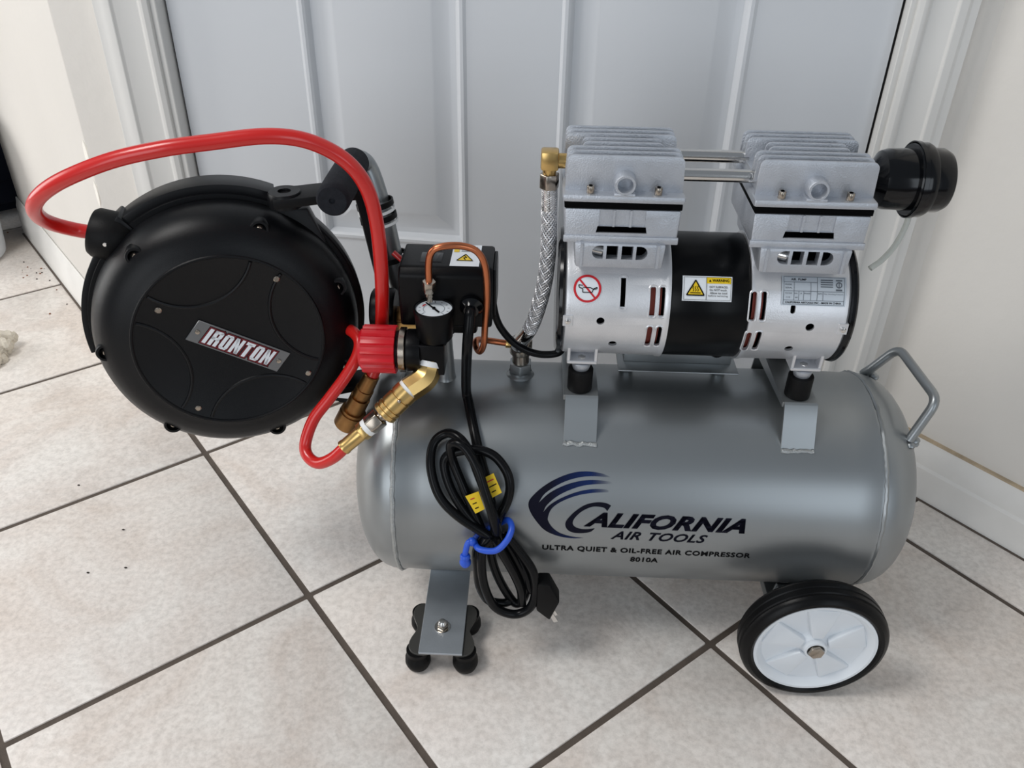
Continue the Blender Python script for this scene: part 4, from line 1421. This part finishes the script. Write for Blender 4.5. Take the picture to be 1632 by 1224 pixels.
ptext('AIR  PUMP', .14, .38, .845, .075, .01, 'ink')
ptext('MODEL', .05, .16, .68, .05)
ptext('SERIAL', .05, .16, .57, .05)
ptext('VOLTAGE', .05, .16, .39, .045)
ptext('Hz', .20, .245, .39, .045)
ptext('A', .285, .315, .39, .045)
ptext('PHASE', .35, .44, .39, .045)
ptext('RPM', .565, .625, .39, .045)
ptext('Max Working Pressure', .655, .955, .38, .05)
ptext('110', .07, .13, .25, .05)
ptext('60', .21, .25, .25, .05)
ptext('CALIFORNIA AIRTOOLS INC - MADE IN CHINA', .06, .93, .075, .065, .02, 'ink')
cxp = pp_(.885, .72)
flat_sheet(merge(ring_geo(cxp[0], cxp[1], .0020, .0030, 24), rect(cxp[0] - .0004, cxp[1] - .0026, cxp[0] + .0004, cxp[1] + .0026), rect(cxp[0] - .003, cxp[1] + .0038, cxp[0] + .003, cxp[1] + .0050), rect(cxp[0] - .003, cxp[1] - .0056, cxp[0] + .003, cxp[1] - .0040), *[rect(pp_(.60, .86 - k * .075)[0], pp_(.6, .86 - k * .075)[1], pp_(.79, .86)[0], pp_(.6, .893 - k * .075)[1]) for k in range(4)]), L2, 'plate_print', 'ink_grey', br)

# ---- power cord, bundled in front of the tank
feed = [(-0.1906, -0.050, 0.4190), (-0.1912, -0.060, 0.4150), (-0.1935, -0.066, 0.3850), (-0.1962, -0.052, 0.3450), (-0.1975, -0.040, 0.3120), (-0.1941, -0.0487, 0.3005), (-0.1858, -0.0793, 0.2839), (-0.1786, -0.0981, 0.2662), (-0.1711, -0.1126, 0.2454), (-0.1651, -0.1241, 0.2209), (-0.1606, -0.1316, 0.1921)]
S = [
 [(-0.1603, -0.1371, 0.1865), (-0.1702, -0.14, 0.1979), (-0.2008, -0.1337, 0.2173), (-0.2203, -0.1244, 0.2361), (-0.2299, -0.1092, 0.2611), (-0.228, -0.0939, 0.2808), (-0.2151, -0.0886, 0.2905), (-0.2006, -0.0967, 0.2916), (-0.1881, -0.1087, 0.2802), (-0.179, -0.1204, 0.2627), (-0.1687, -0.1316, 0.2396), (-0.1597, -0.1382, 0.212), (-0.1562, -0.1389, 0.1894)],
 [(-0.1581, -0.1431, 0.2033), (-0.1649, -0.1413, 0.2321), (-0.1724, -0.1344, 0.2556), (-0.1806, -0.1251, 0.2765), (-0.1921, -0.1147, 0.2913), (-0.2028, -0.1087, 0.2943), (-0.209, -0.1053, 0.2865), (-0.2068, -0.1061, 0.2681), (-0.1957, -0.1178, 0.2444), (-0.1861, -0.1263, 0.2236), (-0.1752, -0.133, 0.1973)],
 [(-0.1736, -0.1371, 0.1968), (-0.1952, -0.1282, 0.2214), (-0.2089, -0.1182, 0.2416), (-0.216, -0.1073, 0.2602), (-0.2135, -0.1028, 0.2718), (-0.1997, -0.102, 0.2785), (-0.1808, -0.1022, 0.2811), (-0.1637, -0.1063, 0.2769), (-0.1508, -0.1145, 0.264), (-0.1465, -0.1207, 0.2474), (-0.15, -0.1254, 0.2289), (-0.1575, -0.1305, 0.2138), (-0.1624, -0.1361, 0.1964)],
 [(-0.1705, -0.1346, 0.1927), (-0.1805, -0.1361, 0.1715), (-0.1799, -0.138, 0.1459), (-0.1771, -0.14, 0.1188), (-0.1681, -0.14, 0.0981), (-0.1527, -0.138, 0.0915), (-0.1429, -0.136, 0.0929)],
 [(-0.1655, -0.1403, 0.1957), (-0.1746, -0.1446, 0.1766), (-0.1723, -0.15, 0.1347), (-0.1599, -0.15, 0.0986), (-0.1381, -0.148, 0.0852), (-0.1209, -0.146, 0.0951), (-0.116, -0.144, 0.1184), (-0.1198, -0.144, 0.1505), (-0.136, -0.1402, 0.1778), (-0.1497, -0.1381, 0.197)],
 [(-0.1651, -0.135, 0.1879), (-0.1651, -0.1349, 0.1617), (-0.1573, -0.134, 0.1282), (-0.1444, -0.134, 0.0978), (-0.1357, -0.136, 0.0892), (-0.1275, -0.136, 0.1019), (-0.1268, -0.138, 0.1292), (-0.1413, -0.1369, 0.1658), (-0.1538, -0.1348, 0.1901)],
 [(-0.16, -0.1441, 0.197), (-0.1532, -0.1466, 0.1797), (-0.1407, -0.146, 0.1496), (-0.132, -0.144, 0.1205), (-0.1301, -0.142, 0.0962)],
 [(-0.1538, -0.133, 0.1883), (-0.1386, -0.1347, 0.1647), (-0.127, -0.138, 0.1389), (-0.1209, -0.14, 0.1188), (-0.1090, -0.141, 0.1085)]]
m = MB()
m.tube(smooth_path(feed, 8), .0054, 12)
for s_ in S:
    m.tube(smooth_path(s_, 8), .0050, 12)
pc = m.build('power_cord', 'cord', comp)
poly = [(-0.1142, 0.135), (-0.1009, 0.1356), (-0.0886, 0.1085), (-0.0985, 0.0781), (-0.1142, 0.0939)]
pg_ = MB().prism(poly, (0, 0, 0), (1, 0, 0), (0, 0, 1), (0, 1, 0), -.150, -.130).build('plug', 'rubber', pc, bevel=.0025, seg=2)
dirp = Vector((.45, 0, -.9)).normalized()
for dy in (-.0045, .0045):
    m = MB().frame_box((-.0968, -.140 + dy, .0830), dirp, (0, 1, 0), dirp.cross(Vector((0, 1, 0))), (-.002, .0125), (-.0007, .0007), (-.0025, .0025))
    m.build('plug_prong', 'chrome', pc)
# yellow warning tag folded round the cord
t1 = [(-0.1775, -0.1200, 0.256), (-0.1640, -0.1160, 0.2621), (-0.1548, -0.1262, 0.2449), (-0.1677, -0.1304, 0.2385)]
t2 = [(-0.1925, -0.1302, 0.2416), (-0.1790, -0.1268, 0.246), (-0.1720, -0.1347, 0.2291), (-0.1815, -0.1378, 0.2250)]
for k, q in enumerate((t1, t2)):
    q = [V3(p) for p in q]
    nn = (q[1] - q[0]).cross(q[3] - q[0]).normalized()
    if nn.y > 0:
        nn = -nn
    m = MB().add([p for p in q] + [p - nn * .0006 for p in q], [(0, 1, 2, 3), (7, 6, 5, 4), (0, 4, 5, 1), (1, 5, 6, 2), (2, 6, 7, 3), (3, 7, 4, 0)])
    tg = m.build('warning_tag', 'yellow', pc)
    for j in range(3):
        a_ = .22 + .26 * j
        l0 = q[0].lerp(q[3], a_)
        l1 = q[1].lerp(q[2], a_)
        s0 = l0.lerp(l1, .35 if k == 0 else .2)
        s1 = l0.lerp(l1, (.85, .9, .7)[j] if k == 0 else .55)
        dv = (q[3] - q[0]) * .05
        MB().add([s0 + nn * .0003, s1 + nn * .0003, s1 + dv + nn * .0003, s0 + dv + nn * .0003], [(0, 1, 2, 3)]).build('tag_print', 'label_red' if j == 0 else 'ink', pc)

# ------------------------------------------------------------------ blue rubber tie round the cord
tie_o = Vector((-.160, -.145, .190))
tie_w = C0 + Vector((tie_o.x * math.cos(RZ) - tie_o.y * math.sin(RZ), tie_o.x * math.sin(RZ) + tie_o.y * math.cos(RZ), tie_o.z))
tie = empty('cord_tie', tie_w, RZ)
OFF['cord_tie'] = tuple(tie_o)
tag(tie, 'blue rubber twist tie wrapped around the bundled black power cord', 'cable tie')
tr = [(-0.1824, -0.1373, 0.1828), (-0.1760, -0.1510, 0.1870), (-0.1592, -0.1580, 0.1932), (-0.1478, -0.1538, 0.2044), (-0.1435, -0.1440, 0.2125), (-0.1475, -0.1320, 0.2120), (-0.1563, -0.1270, 0.2032), (-0.1709, -0.1280, 0.1923), (-0.1815, -0.1310, 0.1844)]
MB().tube(smooth_path(tr, 8, closed=True), .0034, 12, closed=True).build('loop', 'blue', tie)
tl = [(-0.1812, -0.1400, 0.1860), (-0.1886, -0.1428, 0.1887), (-0.1917, -0.1464, 0.1784), (-0.1924, -0.1476, 0.1684)]
m = MB().tube(smooth_path(tl, 8), .0032, 12)
m.lathe((-.1922, -.1474, .1730), (0, 0, -1), [(-.002, 0), (-.002, .0042), (.0, .0056), (.0018, .0056), (.003, .0042), (.005, .0046), (.008, .0062), (.011, .0060), (.0145, .0040), (.0155, 0)], 20)
m.build('tail', 'blue', tie)
m = MB().ball((-.1850, -.1412, .1880), .0050)
m.build('knot', 'blue', tie)

# ------------------------------------------------------------------ the hose reel hung on the handle post
RO = Vector((-.4513, -.01, .2300))
ro_w = C0 + Vector((RO.x * math.cos(RZ) - RO.y * math.sin(RZ), RO.x * math.sin(RZ) + RO.y * math.cos(RZ), RO.z))
reel = empty('hose_reel', ro_w, RZ)
OFF['hose_reel'] = tuple(RO)
tag(reel, 'round black air hose reel with red hose, hung beside the silver tank', 'hose reel')
PS, TA = math.radians(17.5), math.radians(4.15)
RNn = Vector((math.sin(PS) * math.cos(TA), -math.cos(PS) * math.cos(TA), math.sin(TA)))
R1 = Vector((math.cos(PS), math.sin(PS), 0))
R2 = RNn.cross(R1)
RC = Vector((-.4513, -.01, .3751))


def rp(a, b, d):
    return RC + R1 * a + R2 * b + RNn * d


def rdir(deg):
    t = math.radians(deg)
    return R1 * math.cos(t) + R2 * math.sin(t)


bs = MB().lathe(RC, RNn, [(-.058, 0), (-.058, .085), (-.054, .110), (-.046, .126), (-.034, .1355), (-.020, .1380), (.004, .1385), (.006, .1375), (.006, .126), (.0, .120)], 96).build('back_shell', 'black_satin', reel, angle=40)
fs_ = MB().lathe(RC, RNn, [(.004, .120), (.006, .1325), (.012, .1335), (.026, .1320), (.038, .1275), (.047, .1200), (.053, .1110), (.0565, .1010), (.0580, .0950), (.0588, .0935), (.0588, .0915), (.0576, .0895), (.0576, .0)], 96).build('front_shell', 'black_satin', reel, angle=40)
# embossed lines on the front face
MB().tube([rp(.0925 * math.cos(t), .0925 * math.sin(t), (.0583)) for t in [2 * PI * k / 90 for k in range(90)]], .0019, 8, closed=True).build('embossed_ring', 'black_satin', fs_)
for cdeg in (14, 104, 194, 284):
    pts = []
    cc_ = (.108 * math.cos(math.radians(cdeg)), .108 * math.sin(math.radians(cdeg)))
    for k in range(41):
        t = math.radians(cdeg + 180 - 62 + 124 * k / 40)
        a, b = cc_[0] + .062 * math.cos(t), cc_[1] + .062 * math.sin(t)
        if math.hypot(a, b) < .0915:
            pts.append(rp(a, b, .0572))
    MB().tube(pts, .0020, 8).build('embossed_arc', 'black_satin', fs_)
# lobes: slightly sunk panels between the arms
for a, b in ((0.0541, 0.0629), (-0.0605, 0.0436), (0.0721, -0.0467), (-0.0436, -0.0708)):
    m = MB().lathe(rp(a, b, .0572), RNn, [(0, 0), (0, .0034), (.0016, .0032), (.0024, .0022), (.0024, 0)], 20)
    m.build('face_screw', 'nickel', fs_)
# rim bolts sitting in scalloped pockets
for dg_ in (127, 180.5, 232, 285, 335, 20, 68):
    u = rdir(dg_)
    o = RC + u * .1195
    m = MB().lathe(o + RNn * .034, RNn, [(0, 0), (0, .0098), (.0105, .0098), (.0125, .0088), (.0125, .0066), (.0070, .0062), (.0070, 0)], 24)
    m.build('bolt_pocket', 'black_satin', fs_)
    MB().lathe(o + RNn * .0405, RNn, [(0, 0), (0, .0044), (.0035, .0042), (.0052, .0026), (.0052, 0)], 16).build('rim_bolt', 'nickel', fs_)
# raised guard over the hose slot, from the outlet round the top to the pivot
def arc_strip(name, mt, a0, a1, r0, r1, dA, dB, n=40):
    m = MB()
    vs_ = []
    for k in range(n + 1):
        u = rdir(a0 + (a1 - a0) * k / n)
        for rr, dd in ((r0, dA), (r1, dA), (r1, dB), (r0, dB)):
            vs_.append(RC + u * rr + RNn * dd)
    fs2 = []
    for k in range(n):
        for j in range(4):
            j2 = (j + 1) % 4
            fs2.append((4 * k + j, 4 * k + j2, 4 * k + 4 + j2, 4 * k + 4 + j))
    fs2 += [(3, 2, 1, 0), (4 * n, 4 * n + 1, 4 * n + 2, 4 * n + 3)]
    return m.add(vs_, fs2).build(name, mt, reel, bevel=.001)


arc_strip('slot_guard', 'black_satin', 64, 126, .136, .1465, -.032, .004)
arc_strip('slot_guard', 'black_satin', 142, 188, .136, .1440, -.026, .003)
arc_strip('edge_rib', 'black_satin', -30, 64, .137, .1415, -.016, .006)
m = MB().frame_box(RC, rdir(129), rdir(219), RNn, (.118, .150), (-.012, .010), (-.030, .008))
m.build('outlet_bracket', 'black_satin', reel, bevel=.002)
# badge
BA = math.radians(-31)
bu = R1 * math.cos(BA) + R2 * math.sin(BA)
bv = -R1 * math.sin(BA) + R2 * math.cos(BA)
bc = rp(.0075, -.0055, .0576)
bd = MB().prism([(-.0500, -.0125), (.0460, -.0125), (.0500, .0125), (-.0460, .0125)], bc, bu, bv, RNn, .0, .0016).build('badge', 'badge', fs_, bevel=.0005, seg=1)


def bmap(e):
    def f(x, v):
        return bc + bu * x + bv * v + RNn * e
    return f


# blocky, slanted capitals built from convex strokes
GL = {
    'I': (.30, [[(0, 0), (.30, 0), (.30, 1), (0, 1)]]),
    'R': (.70, [[(0, 0), (.29, 0), (.29, 1), (0, 1)], [(0, .82), (.56, .82), (.68, .92), (.60, 1), (0, 1)], [(.42, .56), (.60, .50), (.70, .60), (.70, .90), (.58, 1), (.42, .9)], [(0, .40), (.58, .40), (.66, .50), (.58, .58), (0, .58)], [(.42, 0), (.70, 0), (.70, .38), (.62, .50), (.42, .46)]]),
    'O': (.70, [[(0, .12), (.29, .06), (.29, .94), (0, .88)], [(.41, .06), (.70, .12), (.70, .88), (.41, .94)], [(.0, .86), (.70, .86), (.58, 1), (.12, 1)], [(.12, 0), (.58, 0), (.70, .14), (0, .14)]]),
    'N': (.74, [[(0, 0), (.25, 0), (.25, 1), (0, 1)], [(.49, 0), (.74, 0), (.74, 1), (.49, 1)], [(0, 1), (.26, 1), (.74, 0), (.48, 0)]]),
    'T': (.70, [[(0, .80), (.70, .80), (.70, 1), (0, 1)], [(.205, 0), (.495, 0), (.495, .9), (.205, .9)]]),
}


def grow(poly, d):
    """push the sides of a convex polygon outwards by d"""
    n = len(poly)
    area = sum(poly[i][0] * poly[(i + 1) % n][1] - poly[(i + 1) % n][0] * poly[i][1] for i in range(n))
    P = poly if area > 0 else poly[::-1]
    out = []
    for i in range(n):
        a, b, c = Vector(P[i - 1]), Vector(P[i]), Vector(P[(i + 1) % n])
        u, w = (b - a).normalized(), (c - b).normalized()
        n1, n2 = Vector((u.y, -u.x)), Vector((w.y, -w.x))
        k = (n1 + n2)
        k = k / max(.45, 1 + n1.dot(n2))
        out.append(tuple(b + k * d))
    return out


def block_word(word, x0, x1, v0, hgt, d, slant=.20, gap=.15):
    tot = sum(GL[c][0] for c in word) + gap * (len(word) - 1)
    sc = (x1 - x0 - slant * hgt) / tot
    x = 0.0
    gs = []
    for c in word:
        for st in GL[c][1]:
            q = [(x0 + (x + p[0]) * sc, v0 + p[1] * hgt) for p in st]
            q = grow(q, d) if d else q
            gs.append(poly_geo([(p[0] + slant * (p[1] - v0), p[1]) for p in q]))
        x += GL[c][0] + gap
    return merge(*gs)


for dd, mt, e in ((.0021, 'ink', .0017), (.0015, 'maroon', .0019), (0, 'label_white', .0021)):
    flat_sheet(block_word('IRONTON', -.0355, .0365, -.0088, .0176, dd), bmap(e), 'badge_lettering', mt, fs_, 0)
for sx_ in (-.0425, .0425):
    MB().lathe(bc + bu * sx_ + RNn * .0016, RNn, [(0, 0), (0, .0026), (.0010, .0022), (.0014, 0)], 18).build('badge_rivet', 'nickel', fs_)

# swivel bracket: top arm, upright tied to the post, bottom arm
pv = Vector((-.3760, -.005, .5120))
ar = MB()
ar.frame_box(pv, Vector((1, .30, .04)).normalized(), Vector((-.30, 1, 0)).normalized(), ZU, (-.012, .085), (-.018, .018), (-.005, .004))
aro = ar.build('pivot_arm', 'black_steel', reel, bevel=.0012)
MB().lathe(pv, (0, 0, 1), [(-.008, 0), (-.008, .017), (.000, .017), (.004, .0165), (.006, .0155), (.0065, .015), (.0065, .0065), (.003, .0060), (.003, 0)], 36).build('pivot_boss', 'black_satin', aro)
yk = MB().prism([(.048, .118), (.094, .118), (.128, .030), (.090, .040)], RC, R1, R2, RNn, -.020, .014)
yk.build('yoke', 'black_satin', reel, bevel=.0025)
up_path = [(-.3180, .024, .5165), (-.3119, .038, .5060), (-.3080, .043, .4761), (-.2960, .040, .4050), (-.2870, .036, .3500), (-.2960, .024, .3120), (-.3150, .010, .2970)]
up_s = round_corners(up_path, .012, 5)
m = MB()
for a, b in zip(up_s, up_s[1:]):
    if (b - a).length < 1e-5:
        continue
m.tube(up_s, .0085, 4)
m.build('upright_bar', 'black_steel', reel, bevel=.001)
la = MB().frame_box((-.3560, -.005, .2880), Vector((1, .25, .12)).normalized(), Vector((-.25, 1, 0)).normalized(), ZU, (-.020, .052), (-.016, .016), (-.004, .004))
la.build('lower_arm', 'black_steel', reel, bevel=.0012)
MB().lathe((-.3560, -.005, .2840), (0, 0, 1), [(0, 0), (0, .014), (.012, .014), (.014, .012), (.014, 0)], 30).build('lower_pivot', 'black_satin', reel)


def strap(name, mt, c, ax_, r, w_, th=.0016):
    return MB().lathe(c, ax_, [(-w_, r), (-w_, r + th), (w_, r + th), (w_, r), (-w_, r)], 32).build(name, mt, reel)


for zz, mt in ((.4800, 'rubber'), (.4725, 'tape'), (.4655, 'rubber'), (.4590, 'tape'), (.4180, 'rubber')):
    t = (.5000 - zz) / (.5000 - .4049)
    cxx = -.3015 + (.0175) * t
    strap('zip_tie', mt, (cxx - .003, .062, zz), (.19, -.06, -1), .0185, .0014 if mt == 'tape' else .0028)
MB().box((-.3130, -.3060), (.0390, .0450), (.4640, .4720)).build('zip_tie_head', 'rubber', reel, bevel=.001)

# hose outlet with its rubber ball stop, and the outgoing red hose
hose = [(-.5450, -.026, .4740), (-0.563, -0.03, 0.4794), (-0.5781, -0.035, 0.4844), (-0.5891, -0.05, 0.4965), (-0.5883, -0.07, 0.5127), (-0.5773, -0.09, 0.5317), (-0.5583, -0.1, 0.5491), (-0.5294, -0.105, 0.5654), (-0.4875, -0.105, 0.5815), (-0.4447, -0.1, 0.5907), (-0.4047, -0.09, 0.5944), (-0.3642, -0.08, 0.5971), (-0.3349, -0.07, 0.5919), (-0.311, -0.06, 0.5781), (-0.2939, -0.055, 0.5607), (-0.2836, -0.05, 0.5364), (-0.2794, -0.045, 0.5021), (-0.2791, -0.042, 0.4612), (-0.2817, -0.036, 0.4183), (-0.2866, -0.028, 0.3765), (-0.2924, -0.030, 0.3415), (-0.3017, -0.035, 0.3182)]
ho = MB().tube(smooth_path(hose, 8), .0070, 16).build('air_hose', 'red', reel)
bsx = Vector((-.5480, -.0265, .4750))
bdir = Vector((-1.0, -.10, .30)).normalized()
MB().lathe(bsx - bdir * .016, bdir, [(-.008, 0), (-.008, .0120), (-.003, .0180), (.006, .0235), (.013, .0250), (.030, .0245), (.034, .0220), (.034, .0072), (.032, .0070)], 36).build('ball_stop', 'rubber', reel)
MB().lathe(bsx + Vector((.004, -.0240, .002)), (0, -1, 0), [(0, 0), (0, .0022), (.0012, .0018), (.0012, 0)], 14).build('stop_screw', 'chrome', reel)
ca_, cb_ = Vector((-0.2990, -0.0345, 0.3250)), Vector((-0.3339, -0.035, 0.256))
cl_len = (cb_ - ca_).length
MB().lathe(ca_, cb_ - ca_, [(0, 0), (0, .0078), (.001, .0086), (.020, .0092), (.0205, .0102), (.030, .0102), (.0305, .0088), (.033, .0088), (.0335, .0112), (.052, .0115), (.0525, .0140), (.0545, .0140), (.055, .0132), (.0565, .0132), (.057, .0145), (cl_len - .002, .0145), (cl_len, .0130), (cl_len, .0080), (cl_len - .006, .0075), (cl_len - .006, 0)], 36).build('hose_coupler', 'brass_old', ho, angle=25)

# inlet hose from the reel to the regulator outlet
inl = [(-0.3137, -0.115, 0.2915), (-0.3303, -0.115, 0.274), (-0.3477, -0.11, 0.2625), (-0.361, -0.1, 0.264), (-0.3642, -0.09, 0.2736), (-0.3551, -0.08, 0.297), (-0.3386, -0.07, 0.3173), (-0.3222, -0.058, 0.3373), (-0.3110, -0.045, 0.3546), (-0.3092, -0.035, 0.3662), (-0.3178, -0.022, 0.3700), (-0.3350, -0.008, 0.3690)]
ih = MB().tube(smooth_path(inl, 8), .0063, 16).build('inlet_hose', 'red', reel)
K0 = Vector((-.2500, -.0885, .3465)) + ax * .0365
K1 = Vector((-0.3137, -0.115, 0.292))
kl = (K1 - K0).length
kd = (K1 - K0).normalized()
MB().lathe(K0, kd, [(-.003, 0), (-.003, .0070), (.004, .0070), (.0045, .0058), (.006, .0058), (.006, 0)], 24).build('plug_nipple', 'nickel', ih)
MB().lathe(K0, kd, [(.006, 0), (.006, .0108), (.021, .0108), (.021, 0)], 6).build('hex_adapter', 'nickel', ih, bevel=.0010)
MB().lathe(K0, kd, [(.0205, 0), (.0205, .0098), (.0255, .0096), (.0255, 0)], 28).build('thread_tape', 'tape', ih)
MB().lathe(K0, kd, [(.0250, 0), (.0250, .0102), (.0320, .0102), (.0320, 0)], 6).build('barb_nut', 'brass', ih, bevel=.0008)
MB().lathe(K0, kd, [(.0318, .0), (.0318, .0080), (kl + .001, .0076), (kl + .003, .0082), (kl + .005, .0080), (kl + .005, .0060)], 28).build('hose_ferrule', 'brass', ih)
# short red stub behind the hose, next to the grey post
MB().tube([(-.2790, .030, .4390), (-.2700, .027, .4320), (-.2655, .026, .4275)], .0030, 12).build('hose_tail', 'red', reel)
